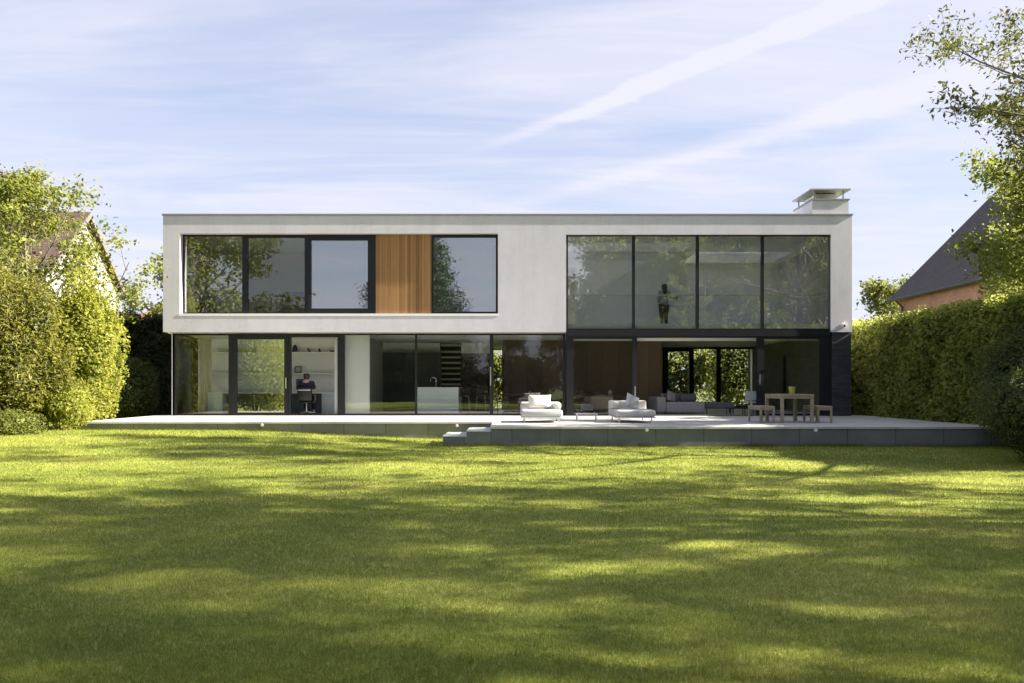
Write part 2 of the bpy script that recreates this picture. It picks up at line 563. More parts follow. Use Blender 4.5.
def bush(name, label, cat, loc, rad, leaf, n, lsize, seed, lump=0.22, aspect=0.5, core=None, inner=0.72, nb=0.35, up=0.5, group=None, droop=0.3, stem=True, corek=0.74):
    """lumpy shrub: many leaves over a volume, dark leafy heart, short woody stems"""
    rng = np.random.default_rng(seed)
    t = thing(name, label, cat, loc, 0, group)
    P, nr = blob_points(rng, n, rad, seed, lump, inner=inner)
    P[:, 2] += rad[2]
    ok = P[:, 2] > 0.0
    P, nr = P[ok], nr[ok]
    v, f = leaf_arrays(P, lsize, rng, aspect, up, nr, nb, droop)
    from_np('foliage', v, f, leaf, t)
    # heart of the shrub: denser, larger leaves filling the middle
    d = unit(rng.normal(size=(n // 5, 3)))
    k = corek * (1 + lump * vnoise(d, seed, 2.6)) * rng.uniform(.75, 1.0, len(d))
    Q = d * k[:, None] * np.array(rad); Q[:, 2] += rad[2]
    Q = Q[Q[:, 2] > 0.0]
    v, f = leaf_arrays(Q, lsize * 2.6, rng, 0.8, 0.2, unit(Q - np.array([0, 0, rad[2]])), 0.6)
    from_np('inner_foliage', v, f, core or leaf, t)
    if stem:
        mb = MB(); rg = random.Random(seed)
        for k in range(6):
            a = k * 1.05 + rg.random()
            e = Vector((math.cos(a) * rad[0] * .5, math.sin(a) * rad[1] * .5, rad[2] * 1.1))
            mb.tube([(math.cos(a) * .08, math.sin(a) * .08, -0.05), e * .5 + Vector((0, 0, .1)), e], [.045, .03, .012], 5, False)
        mb.build('stem', M['bark'], t)
    return t


def hedge(name, label, x0, x1, y0, y1, z0, z1, leaf, core, dens, lsize, seed, faces='LFTRB', ztop=None, rough=0.12):
    """clipped hedge: leaves over the faces of a box with an uneven surface"""
    rng = np.random.default_rng(seed)
    t = thing(name, label, 'hedge', ((x0 + x1) / 2, (y0 + y1) / 2, z0))
    hx, hy, h = (x1 - x0) / 2, (y1 - y0) / 2, z1 - z0
    PP, NN = [], []
    for fc in faces:
        if fc in 'LR':
            n = int(2 * hy * h * dens)
            u = rng.uniform(-hy, hy, n); w = rng.uniform(0, h, n); s = -1 if fc == 'L' else 1
            P = np.stack([np.full(n, s * hx), u, w], 1); nr = np.tile([s, 0, 0], (n, 1))
        elif fc in 'FB':
            n = int(2 * hx * h * dens)
            u = rng.uniform(-hx, hx, n); w = rng.uniform(0, h, n); s = -1 if fc == 'F' else 1
            P = np.stack([u, np.full(n, s * hy), w], 1); nr = np.tile([0, s, 0], (n, 1))
        else:
            n = int(4 * hx * hy * dens)
            u = rng.uniform(-hx, hx, n); w = rng.uniform(-hy, hy, n)
            P = np.stack([u, w, np.full(n, h)], 1); nr = np.tile([0, 0, 1], (n, 1))
        off = rough * (vnoise(P, seed, 1.6) + 0.7 * vnoise(P, seed + 5, 5.0)) - rng.random(n) ** 1.5 * 0.28 + 0.06
        P = P + nr * off[:, None] + rng.normal(size=P.shape) * 0.04
        PP.append(P); NN.append(nr)
    P = np.concatenate(PP); nr = np.concatenate(NN).astype(float)
    v, f = leaf_arrays(P, lsize, rng, 0.6, 0.7, nr, 0.3, 0.4)
    from_np('foliage', v, f, leaf, t)
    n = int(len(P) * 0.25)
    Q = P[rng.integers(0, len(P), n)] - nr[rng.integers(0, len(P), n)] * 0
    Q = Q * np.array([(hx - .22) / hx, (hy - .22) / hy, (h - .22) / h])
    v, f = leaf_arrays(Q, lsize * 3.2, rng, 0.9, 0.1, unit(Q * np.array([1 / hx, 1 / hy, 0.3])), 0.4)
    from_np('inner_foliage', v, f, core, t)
    c = MB().box(-hx + .34, hx - .34, -hy + .34, hy - .34, -0.1, h - .34).build('woody_core', M['bark'], t)
    return t


# ------------------------------------------------------------------ camera, sun, sky
cam = bpy.data.cameras.new('camera')
co = bpy.data.objects.new('camera', cam); COL.objects.link(co)
co.location = (0, -CAMD, CZ); co.rotation_euler = (R(90), 0, 0)
cam.sensor_width = 36; cam.lens = FPX * 36 / 1024
cam.shift_y = (HY - 341.5) / 1024
cam.clip_end = 5000; cam.clip_start = 0.1
SC.camera = co

SUN_EL, SUN_FRONT = R(30), R(3.0)
sd = Vector((math.cos(SUN_FRONT) * math.cos(SUN_EL), -math.sin(SUN_FRONT) * math.cos(SUN_EL), math.sin(SUN_EL)))
sun = bpy.data.lights.new('sun', 'SUN'); sun.energy = 5.0; sun.angle = R(0.5); sun.color = (1.0, 0.93, 0.80)
so = bpy.data.objects.new('sun', sun); COL.objects.link(so)
so.rotation_euler = sd.to_track_quat('Z', 'Y').to_euler()
so.location = (60, -5, 40)

world = bpy.data.worlds.new('World'); SC.world = world
world.use_nodes = True
nt = world.node_tree; nt.nodes.clear()
wo = N(nt, 'ShaderNodeOutputWorld')
sky = N(nt, 'ShaderNodeTexSky')
sky.sky_type = 'NISHITA'; sky.sun_disc = False
sky.sun_elevation = SUN_EL; sky.sun_rotation = R(90) + SUN_FRONT
sky.air_density = 1.0; sky.dust_density = 1.2; sky.ozone_density = 1.0
tc = N(nt, 'ShaderNodeTexCoord')
sp = N(nt, 'ShaderNodeSeparateXYZ'); L(nt, tc.outputs['Generated'], sp.inputs[0])
zc = mathn(nt, 'MAXIMUM', sp.outputs[2], 0.03)
pu = mathn(nt, 'DIVIDE', sp.outputs[0], zc)
pv = mathn(nt, 'DIVIDE', sp.outputs[1], zc)
pc = N(nt, 'ShaderNodeCombineXYZ'); L(nt, pu, pc.inputs[0]); L(nt, pv, pc.inputs[1])


def cl_noise(scale, rot, stretch, detail, rough, dist, seed):
    mp = N(nt, 'ShaderNodeMapping')
    mp.inputs['Rotation'].default_value = (0, 0, rot)
    mp.inputs['Scale'].default_value = (*stretch, 1)
    mp.inputs['Location'].default_value = (seed, seed * .7, 0)
    L(nt, pc.outputs[0], mp.inputs['Vector'])
    n = N(nt, 'ShaderNodeTexNoise', Scale=scale, Detail=detail, Roughness=rough, Distortion=dist)
    L(nt, mp.outputs[0], n.inputs['Vector'])
    return n.outputs[0]


def smooth(fac, a, b):
    n = N(nt, 'ShaderNodeMapRange'); n.interpolation_type = 'SMOOTHSTEP'
    n.inputs[1].default_value = a; n.inputs[2].default_value = b
    L(nt, fac, n.inputs[0])
    return n.outputs[0]


veil = smooth(cl_noise(0.55, R(20), (0.7, 1.5), 5, 0.55, 0.8, 3.1), 0.36, 0.66)
streak = smooth(cl_noise(1.6, R(-48), (0.45, 2.2), 7, 0.62, 1.4, 9.4), 0.42, 0.75)
cloud = mathn(nt, 'ADD', mathn(nt, 'MULTIPLY', veil, 0.62), mathn(nt, 'MULTIPLY', streak, 0.24))
fine = cl_noise(3.2, R(-49), (0.6, 1.6), 6, 0.65, 1.0, 4.2)


def contrail(p0, p1, w, amp):
    d = Vector((p1[0] - p0[0], p1[1] - p0[1])); d.normalize()
    a = mathn(nt, 'MULTIPLY', mathn(nt, 'SUBTRACT', pu, p0[0]), -d.y)
    b = mathn(nt, 'MULTIPLY', mathn(nt, 'SUBTRACT', pv, p0[1]), d.x)
    dist = mathn(nt, 'ABSOLUTE', mathn(nt, 'ADD', mathn(nt, 'ADD', a, b), mathn(nt, 'MULTIPLY', mathn(nt, 'SUBTRACT', fine, 0.5), w * 1.6)))
    fl = N(nt, 'ShaderNodeMapRange'); fl.interpolation_type = 'SMOOTHSTEP'
    fl.inputs[1].default_value = w; fl.inputs[2].default_value = 0.0
    L(nt, dist, fl.inputs[0])
    br = mathn(nt, 'ADD', 0.55, mathn(nt, 'MULTIPLY', fine, 0.8))
    return mathn(nt, 'MULTIPLY', mathn(nt, 'MULTIPLY', fl.outputs[0], br), amp)


def fade(a, b):
    n = N(nt, 'ShaderNodeMapRange'); n.interpolation_type = 'SMOOTHSTEP'
    n.inputs[1].default_value = b; n.inputs[2].default_value = a
    L(nt, pv, n.inputs[0])
    return n.outputs[0]


c1 = mathn(nt, 'MULTIPLY', contrail((.912, 2.057), (.21, 2.93), 0.085, 1.15), fade(2.4, 3.6))
c2 = mathn(nt, 'MULTIPLY', contrail((1.383, 2.698), (.30, 4.05), 0.20, 0.6), fade(3.2, 5.2))
tot = mathn(nt, 'ADD', mathn(nt, 'ADD', cloud, c1), c2)
hz = N(nt, 'ShaderNodeMapRange'); hz.inputs[1].default_value = 0.32; hz.inputs[2].default_value = 0.0
hz.inputs[3].default_value = 0.05; hz.inputs[4].default_value = 0.55
L(nt, sp.outputs[2], hz.inputs[0])
tot = mathn(nt, 'ADD', tot, hz.outputs[0], clamp=True)
tot = mathn(nt, 'MULTIPLY', tot, 0.95, clamp=True)
CLOUD = (3.05, 3.05, 3.45)
HAZE = (1.95, 2.06, 2.75)
SKYS = 0.060
skh = mixcol(nt, 0.68, sky.outputs[0], HAZE)
skc = mixcol(nt, tot, skh, CLOUD)
bg = N(nt, 'ShaderNodeBackground', Strength=SKYS)
L(nt, skc, bg.inputs[0]); L(nt, bg.outputs[0], wo.inputs[0])

# ------------------------------------------------------------------ ground
def zl(x, y):
    s = np.clip((-x - 1.0) / 8.0, 0, 1); s = s * s * (3 - 2 * s)
    t = np.clip((y + 15.0) / 10.0, 0, 1); t = t * t * (3 - 2 * t)
    return -0.49 + 0.26 * s * t + 0.012 * np.sin(x * .9 + 1) * np.sin(y * .7)


def grassmat(name, base):
    m, nt, out = newmat(name)
    tc = N(nt, 'ShaderNodeTexCoord')
    geo = N(nt, 'ShaderNodeNewGeometry')
    n1 = N(nt, 'ShaderNodeTexNoise', Scale=0.55, Detail=5.0, Roughness=0.6)
    L(nt, tc.outputs['Object'], n1.inputs['Vector'])
    n2 = N(nt, 'ShaderNodeTexNoise', Scale=7.0, Detail=4.0, Roughness=0.7)
    L(nt, tc.outputs['Object'], n2.inputs['Vector'])
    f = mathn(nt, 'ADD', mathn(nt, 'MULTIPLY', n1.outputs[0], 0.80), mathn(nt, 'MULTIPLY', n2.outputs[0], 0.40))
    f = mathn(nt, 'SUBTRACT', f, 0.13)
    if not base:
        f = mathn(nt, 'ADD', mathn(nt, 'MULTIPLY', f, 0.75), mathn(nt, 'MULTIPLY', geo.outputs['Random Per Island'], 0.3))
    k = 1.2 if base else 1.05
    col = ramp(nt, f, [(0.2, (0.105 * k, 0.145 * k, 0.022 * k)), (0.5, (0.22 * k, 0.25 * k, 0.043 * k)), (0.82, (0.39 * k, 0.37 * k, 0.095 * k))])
    b = N(nt, 'ShaderNodeBsdfPrincipled', Roughness=0.6)
    b.inputs['Specular IOR Level'].default_value = 0.25
    L(nt, col, b.inputs['Base Color'])
    if base:
        n3 = N(nt, 'ShaderNodeTexNoise', Scale=40.0, Detail=4.0)
        L(nt, tc.outputs['Object'], n3.inputs['Vector'])
        bp = N(nt, 'ShaderNodeBump', Strength=0.8, Distance=0.04)
        L(nt, n3.outputs[0], bp.inputs['Height']); L(nt, bp.outputs[0], b.inputs['Normal'])
        L(nt, b.outputs[0], out.inputs[0])
    else:
        t = N(nt, 'ShaderNodeBsdfTranslucent'); L(nt, col, t.inputs[0])
        mx = N(nt, 'ShaderNodeMixShader'); mx.inputs[0].default_value = 0.5
        L(nt, b.outputs[0], mx.inputs[1]); L(nt, t.outputs[0], mx.inputs[2]); L(nt, mx.outputs[0], out.inputs[0])
    return m


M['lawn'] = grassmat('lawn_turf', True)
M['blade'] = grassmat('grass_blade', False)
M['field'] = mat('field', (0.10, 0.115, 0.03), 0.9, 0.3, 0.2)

tag(MB().box(-900, 900, -900, 1500, -1.2, -0.62).build('ground', M['field']), kind='structure')
xs = np.linspace(-24, 24, 97); ys = np.linspace(-72, 22, 189)
gx, gy = np.meshgrid(xs, ys)
v = np.stack([gx, gy, zl(gx, gy)], -1).reshape(-1, 3)
nx, ny = len(xs), len(ys)
ii, jj = np.meshgrid(np.arange(nx - 1), np.arange(ny - 1))
a = (jj * nx + ii).ravel()
tag(from_np('lawn', v, np.stack([a, a + 1, a + 1 + nx, a + nx], 1), M['lawn'], None, 4, True), kind='structure')

rng = np.random.default_rng(11)
YLF, YRF = -4.72, -7.52


def lawn_blades():
    dmin, dmax = 3.2, 24.0
    n = 800000
    # density ~ 1/d^2 over a wedge of width ~ d
    d = dmin * (dmax / dmin) ** rng.random(n)
    x = rng.uniform(-0.80, 0.80, n) * d
    y = d - CAMD
    # keep off the terrace and steps
    ok = ~((y > -4.72) & (x < 0)) & ~((y > -7.57) & (x > -1.8))
    ok &= (np.abs(x) < 13.5)
    x, y, d = x[ok], y[ok], d[ok]
    n = len(x)
    k = np.maximum(1.0, d / 5.5)
    w = 0.0042 * k * rng.uniform(.7, 1.3, n)
    h = 0.027 * rng.uniform(.6, 1.4, n) * (0.85 + 0.15 * k)
    ang = rng.uniform(0, 6.283, n)
    lean = rng.uniform(0, .9, n) * h; la = rng.uniform(0, 6.283, n)
    z = zl(x, y) - 0.004
    bxv = np.cos(ang) * w / 2; byv = np.sin(ang) * w / 2
    v = np.stack([np.stack([x - bxv, y - byv, z], 1), np.stack([x + bxv, y + byv, z], 1),
                  np.stack([x + lean * np.cos(la), y + lean * np.sin(la), z + h], 1)], 1).reshape(-1, 3)
    f = np.arange(3 * n).reshape(-1, 3)
    # longer uncut blades against the terrace walls and steps
    n = 9000
    xx = rng.uniform(-12.5, 12.5, n)
    yy = np.where(xx < -1.75, YLF, YRF) - np.abs(rng.normal(0, .05, n)) - .01
    keep = vnoise(np.stack([xx, yy, yy], 1), 3, 1.5) + rng.uniform(-.8, .8, n) > -.1
    xx, yy = xx[keep], yy[keep]; n = len(xx)
    h = rng.uniform(.03, .12, n); la = rng.uniform(0, 6.28, n); zz = zl(xx, yy) - .004
    v2 = np.stack([np.stack([xx - .006, yy, zz], 1), np.stack([xx + .006, yy, zz], 1),
                   np.stack([xx + np.cos(la) * h * .4, yy - np.abs(np.sin(la)) * h * .4, zz + h], 1)], 1).reshape(-1, 3)
    v = np.concatenate([v, v2]); f = np.arange(len(v)).reshape(-1, 3)
    return from_np('grass', v, f, M['blade'])


tag(lawn_blades(), kind='stuff', label='short mown green grass of the lawn, sunlit and dappled with tree shade', cat='grass')

# ------------------------------------------------------------------ terrace
YL, YR = -4.75, -7.55     # fronts of the left and right terraces
mb = MB()
mb.box(-12.5, -0.55, YL, 1.0, -0.05, 0.0)
mb.box(-0.55, 13.0, YR, 1.0, -0.05, 0.0)
terr = tag(mb.build('terrace', M['paving']), kind='structure')
bx('retaining_wall', M['cladl'], terr, -12.47, -0.58, YL + 0.03, YL + 0.23, -0.75, -0.053)
mb = MB()
mb.box(-0.52, 13.0, YR + 0.03, YR + 0.23, -0.75, -0.053)
mb.box(-0.52, -0.32, YR + 0.23, YL, -0.75, -0.053)
mb.build('retaining_wall', M['cladr'], terr)
mb = MB(); mb.box(-12.47, -12.3, YL + .23, 1.0, -0.75, -0.053); mb.build('retaining_wall', M['cladl'], terr)
for (x0, x1, zt) in ((X(443, YR), X(466.5, YR), -0.25), (X(466.5, YR), -0.525, -0.125)):
    s = MB().box(x0, x1 - .002, YR + .02, YR + 1.7, -0.75, zt).build('step', M['cladr'], terr)
    MB().box(x0 - .01, x1 - .002, YR + .005, YR + 1.7, zt + .002, zt + .03).build('tread', M['stepstone'], s)

WL = [(262, 425.0, YL), (457, 425.5, YL), (647, 430.0, YR), (816, 430.3, YR)]
WT = ['small round wall light in the left terrace wall below the study',
      'small round wall light beside the terrace steps',
      'small round wall light below the right hand lounge chair',
      'small round wall light below the outdoor dining table']
for (px, py, Y), lb in zip(WL, WT):
    t = thing('wall_light', lb, 'wall light', (X(px, Y), Y + .03, Z(py, Y)), 0, 'small round lights in the terrace wall')
    MB().tube([(0, -.035, 0), (0, .0, 0)], .045, 14).build('bezel', M['whitemetal'], t)
    MB().tube([(0, -.042, 0), (0, -.0355, 0)], .028, 12).build('lens', M['white'], t)

# ------------------------------------------------------------------ the house
H = thing('house', 'modern white flat roofed house with long upper storey and floor to ceiling glazing', 'house')
XL, XR, ZB, ZT, YB = X(163, 0), X(852, 0), Z(332, 0), Z(215.5, 0), 11.0
XG0 = X(566, 0); XG1 = X(831, 0); ZG = Z(234.5, 0)           # big right glazing
WX0, WX1, WZ0, WZ1 = X(180.0, 0), X(498, 0), Z(313.5, 0), Z(233.4, 0)
T = 0.32
mb = MB()
mb.box(XL, WX0, 0, T, ZB, ZT)                       # left of the strip window
mb.box(WX0, WX1, 0, T, ZB, WZ0)                     # below it
mb.box(WX0, WX1, 0, T, WZ1, ZT)                     # above it
mb.box(WX1, XG0, 0, T, ZB, ZT)                      # plain middle
mb.box(XG0, XG1, 0, T, ZG, ZT)                      # above right glazing
mb.box(XG1, XR, 0, T, ZB, ZT)                       # right of it
mb.box(XL, XL + T, T, YB, ZB, ZT)                   # left flank
mb.box(XR - T, XR, T, YB, ZB, ZT)                   # right flank
mb.box(XL + T, XR - T, YB - T, YB, ZB, ZT)          # rear
mb.build('outer_wall', M['render'], H)
mb = MB()
cz = ZT + 0.002
mb.box(XL - .03, XR + .03, -.03, .36, cz, cz + .055)
mb.box(XL - .03, XL + .36, .36, YB + .03, cz, cz + .055)
mb.box(XR - .36, XR + .03, .36, YB + .03, cz, cz + .055)
mb.build('coping', M['coping'], H)
# roof slab with a rooflight slot over the gallery wall, second opening added for light
ZC = 6.27
sx0, sx1, sy0, sy1 = 2.0, 6.6, 1.6, 3.65
mb = MB()
mb.box(XL + T, sx0, T, YB - T, ZC + .02, ZC + .3)
for a_ in ((sx1, 7.2, T, YB - T), (11.0, XR - T, T, YB - T), (7.2, 11.0, T, 3.6), (7.2, 11.0, 6.4, YB - T)):
    mb.box(*a_, ZC + .02, ZC + .3)
mb.box(sx0, sx1, T, sy0, ZC + .02, ZC + .3)
mb.box(sx0, sx1, sy1, YB - T, ZC + .02, ZC + .3)
mb.build('roof', M['white'], H)
rl = MB()
rl.box(sx0 + .0, sx1, sy0 - .1, sy0, ZC + .302, ZC + .4); rl.box(sx0, sx1, sy1, sy1 + .1, ZC + .302, ZC + .4)
rl.box(sx0 - .1, sx0, sy0 - .1, sy1 + .1, ZC + .302, ZC + .4); rl.box(sx1, sx1 + .1, sy0 - .1, sy1 + .1, ZC + .302, ZC + .4)
rl = rl.build('unseen_rooflight', M['white'], H)
bx('pane', M['glass'], rl, sx0, sx1, sy0, sy1, ZC + .34, ZC + .36)
r2 = MB()  # second roof opening, added to brighten the deep upper room
r2.box(7.1, 7.2, 3.5, 6.5, ZC + .302, ZC + .4); r2.box(11.0, 11.1, 3.5, 6.5, ZC + .302, ZC + .4)
r2.box(7.2, 11.0, 3.5, 3.6, ZC + .302, ZC + .4); r2.box(7.2, 11.0, 6.4, 6.5, ZC + .302, ZC + .4)
r2 = r2.build('unseen_rooflight', M['white'], H)
bx('pane', M['glass'], r2, 7.2, 11.0, 3.6, 6.4, ZC + .34, ZC + .36)
# upper ceiling linings, floor between the storeys
mb = MB()
for a_ in ((XL + T, sx0, T, YB - T), (sx1, 7.2, T, YB - T), (11.0, XR - T, T, YB - T), (7.2, 11.0, T, 3.6), (7.2, 11.0, 6.4, YB - T), (sx0, sx1, T, sy0), (sx0, sx1, sy1, YB - T)):
    mb.box(*a_, ZC, ZC + .015)
mb.build('ceiling', M['ceil'], H)
FZ = 3.2
mb = MB()
mb.box(XL + T, XG0, T + .002, YB - T, ZB + .004, FZ)
mb.box(XL + .02, XG0, .33, YB - T, ZB - .03, ZB - .002)
mb.box(XG0, XR - T, .28, YB - T, 2.94, FZ)
mb.build('upper_floor', M['white'], H)
GC = 2.86  # left ground ceiling
bx('ceiling', M['ceil'], H, XG0 + .02, XR - .35, .30, 10.28, 2.905, 2.936)
bx('fascia', M['white'], H, XG0 + .05, XR - .36, .42, .60, Z(340.6, .42), 2.90)
bx('ground_floor', M['floor'], H, XL + .35, XR - .35, .12, 10.6, -.03, .006)
# white band at the foot of the upper glazing on the inside is the slab edge: dark spandrel outside
bx('spandrel', M['frame'], H, XG0 + .002, XG1 - .002, .06, .27, Z(336.2, 0), Z(329.5, 0))

YW = 0.22     # glazing plane of the strip window
YG = 0.30     # glazing plane ground left
YP = 0.10     # glazing plane right


def window(name, x0, x1, z0, z1, y, fl, fr, fb, ft, glass, depth=.11, handle=None, label=None, pane=True):
    mb = MB()
    mb.box(x0, x0 + fl, y, y + depth, z0, z1)
    mb.box(x1 - fr, x1, y, y + depth, z0, z1)
    mb.box(x0 + fl, x1 - fr, y, y + depth, z0, z0 + fb)
    mb.box(x0 + fl, x1 - fr, y, y + depth, z1 - ft, z1)
    w = mb.build(name, M['frame'], H)
    if pane:
        bx('pane', glass, w, x0 + fl + .002, x1 - fr - .002, y + .04, y + .064, z0 + fb + .002, z1 - ft - .002)
    if handle:
        hx, hz0, hz1 = handle
        h = MB(); h.box(hx - .018, hx + .018, y - .05, y - .028, hz0, hz1)
        h.box(hx - .012, hx + .012, y - .028, y - .002, hz0 + .05, hz0 + .08); h.box(hx - .012, hx + .012, y - .028, y - .002, hz1 - .08, hz1 - .05)
        h.build('handle', M['metal'], w)
    return w


px = lambda p, Y: X(p, Y)
# strip window, four lights and the cedar panel
W0, W1 = WZ0 + .004, WZ1 - .004
f_ = .035
a0 = WX0 + .004
e1, e2, e3 = X(245.0, YW), X(307.5, YW), X(376.0, YW)
window('window', a0, e1, W0, W1, YW, .035, .10, .055, .06, M['glassr'])
window('window', e1 + .002, e2, W0, W1, YW, .09, .10, .06, .10, M['glass'])
window('window', e2 + .002, e3, W0, W1, YW - .03, .13, .28, .19, .20, M['glassb'])
e4 = X(431.5, YW)
bx('timber_cladding', M['cedar'], H, e3 + .004, e4, YW - .06, YW + .05, W0 + .002, W1 - .002)
window('window', e4 + .003, WX1 - .004, W0, W1, YW - .04, .075, .075, .075, .10, M['glassb'])
# pale sill and left reveal trim
sl = MB(); sl.box(WX0 - .05, WX1 + .03, -.010, -.002, W0 - .085, W0 - .025)
sl.build('window_sill', M['reveal'], H)

# ground floor left glazing run
GZ0, GZ1 = 0.012, ZB - .035
gx = [X(172.5, YG), X(232.5, YG), X(288, YG), X(341.5, YG), X(416, YG), X(491.5, YG), X(566, YG)]
window('window', gx[0], gx[1], GZ0, GZ1, YG, .10, .14, .06, .06, M['glass'])
window('sliding_door', gx[1] + .002, gx[2], GZ0, GZ1, YG - .02, .16, .13, .10, .20, M['glassb'], handle=(gx[2] - .055, .95, 1.33))
window('open_doorway', gx[2] + .002, gx[3], GZ0, GZ1, YG, .10, .13, .03, .12, M['glass'], pane=False)
window('window', gx[3] + .002, gx[4], GZ0, GZ1, YG, .11, .035, .06, .05, M['glass'])
window('sliding_door', gx[4] + .002, gx[5], GZ0, GZ1, YG, .035, .06, .06, .05, M['glass'], handle=(gx[5] - .03, 1.05, 1.7))
window('window', gx[5] + .002, gx[6] - .02, GZ0, GZ1, YG, .06, .09, .06, .05, M['glass'])
# glazed return on the left flank with a pale corner post
cp = MB().box(XL + .17, XL + .26, YG + .0, YG + .1, GZ0, GZ1).build('corner_post', M['reveal'], H)
sg = MB()
xs_ = gx[0] + .03
sg.box(xs_, xs_ + .06, YG + .115, YG + .16, GZ0, GZ1); sg.box(xs_, xs_ + .06, 1.85, 1.92, GZ0, GZ1)
sg.box(xs_, xs_ + .06, YG + .16, 1.85, GZ0, GZ0 + .06); sg.box(xs_, xs_ + .06, YG + .16, 1.85, GZ1 - .06, GZ1)
sg = sg.build('window', M['frame'], H)
bx('pane', M['glass'], sg, xs_ + .02, xs_ + .04, YG + .162, 1.848, GZ0 + .062, GZ1 - .062)

# right double height glazing
rx = [X(566.5, YP), X(633.5, YP), X(697.5, YP), X(762.5, YP), X(830.5, YP)]
UZ0, UZ1 = Z(329.5, YP) + .003, Z(234.8, YP)
for i in range(4):
    window('window', rx[i] + .003, rx[i + 1], UZ0, UZ1, YP, .05, .05, .03, .05, M['glassr'])
LZ0, LZ1 = .012, Z(336.2, YP) - .003
window('sliding_door', rx[0] + .003, X(637, YP), LZ0, LZ1, YP, .24, .16, .06, .09, M['glass'], handle=(X(634.9, YP), .68, 1.02))
od = MB(); od.box(X(637, YP) + .003, X(757, YP), YP, YP + .11, LZ1 - .05, LZ1)
od = od.build('door_head', M['frame'], H)
bx('door_track', M['frame'], od, X(637, YP) + .003, X(757, YP), YP, YP + .11, LZ0 - .004, LZ0 + .012)
window('sliding_door', X(757, YP) + .003, rx[4] + .04, LZ0, LZ1, YP, .24, .42, .06, .09, M['glass'], handle=(X(759.6, YP), 1.08, 1.46))
# dark brick pier and flank under the box
mb = MB(); mb.box(rx[4] + .043, XR - .02, .03, .42, 0.002, ZB - .004); mb.build('brick_pier', M['darkbrick'], H)
mb = MB()  # right flank wall with a slot window
mb.box(XR - .32, XR - .02, .422, 5.6, 0.002, ZB - .004); mb.box(XR - .32, XR - .02, 6.0, YB, 0.002, ZB - .004)
mb.box(XR - .32, XR - .02, 5.6, 6.0, 2.3, ZB - .004)
mb.build('side_wall', M['darkbrick'], H)
bx('pane', M['glass'], H, XR - .2, XR - .18, 5.6, 6.0, 0.0, 2.3)

iw_b = bricks('brightened_brick', (0.13, 0.13, 0.115), (0.17, 0.17, 0.15), (0.08, 0.08, 0.07), 0.48, 0.075, 'yz', 0.008)  # paler brick skin added to brighten the inner side wall
mb = MB(); mb.box(XR - .35, XR - .322, .43, 5.6, .01, 2.9); mb.box(XR - .35, XR - .322, 6.0, 10.2, .01, 2.9); mb.box(XR - .35, XR - .322, 5.6, 6.0, 2.3, 2.9); mb.build('added_wall_lining', iw_b, H)

# rear ground wall with glazed doors and slit
BY = 10.3
bd0, bd1 = X(662.5, BY), X(755.5, BY)
sl0, sl1 = X(494, BY - 2), X(501.5, BY - 2)
mb = MB()
mb.box(XL + .35, X(491, BY), BY, BY + .3, 0, ZB - .01); mb.box(X(504, BY), bd0, BY, BY + .3, 0, ZB - .01); mb.box(X(491, BY), X(504, BY), BY, BY + .3, 2.75, ZB - .01); mb.box(bd1, XR - .33, BY, BY + .3, 0, ZB - .01); mb.box(bd0, bd1, BY + .14, BY + .3, 2.888, ZB - .01)
mb.build('rear_wall', M['white'], H)
b1, b2 = X(691.5, BY), X(718.5, BY)
window('rear_door', bd0, b1, .01, 2.885, BY - .02, .26, .12, .08, .20, M['glass'])
window('rear_door', b1 + .002, b2, .01, 2.885, BY - .02, .10, .10, .08, .09, M['glass'])
window('rear_door', b2 + .002, bd1, .01, 2.885, BY - .02, .10, .10, .08, .09, M['glass'])

# interior walls
iw = lambda m, *b: bx('interior_wall', M[m], H, *b)
SY = 2.95
iw('white', XL + .42, X(341, SY) , SY, SY + .12, .01, GC)                     # study back
iw('white', X(346, .75), X(370, .75), .62, .80, .01, GC - .02)               # white fin
iw('greywall', X(343, 1.9), X(343, 1.9) + .1, .5, SY, .01, GC)               # study right side
iw('greywall', X(380, 2.6) - .5, X(380, 2.6) - .38, .81, 5.6, .01, GC)
iw('kitchen', X(380, 5.6) - .3, X(440, 5.6), 5.6, 6.2, .01, 2.45)            # kitchen tall cupboards
iw('white', X(380, 6.2) - .4, X(440, 6.2), 6.2, 6.3, 2.452, GC)
iw('walnut', X(461, 6.0), X(493, 6.0), 6.0, 6.15, .01, 2.42)                 # panelled core
iw('white', X(461, 6.0), X(493, 6.0), 6.02, 6.13, 2.422, GC)
iw('walnut', X(503.5, 4.2), X(634, 4.2), 4.2, 4.32, .01, GC - .005)           # living room panel
iw('oak', X(634.6, 4.6), X(662, 4.6), 4.6, 4.75, .01, 2.90)
iw('oak', X(662, 4.6) - .15, X(662, 4.6) - .003, 4.752, BY - .03, .01, 2.90)
# slot window at the end of the hall
hs = MB(); hx0, hx1 = X(493.6, 8.0), X(502, 8.0)
hs.box(hx0 - .3, hx0, 8, 8.12, .01, GC); hs.box(hx1, hx1 + .4, 8, 8.12, .01, GC)
hs.build('interior_wall', M['greywall'], H)
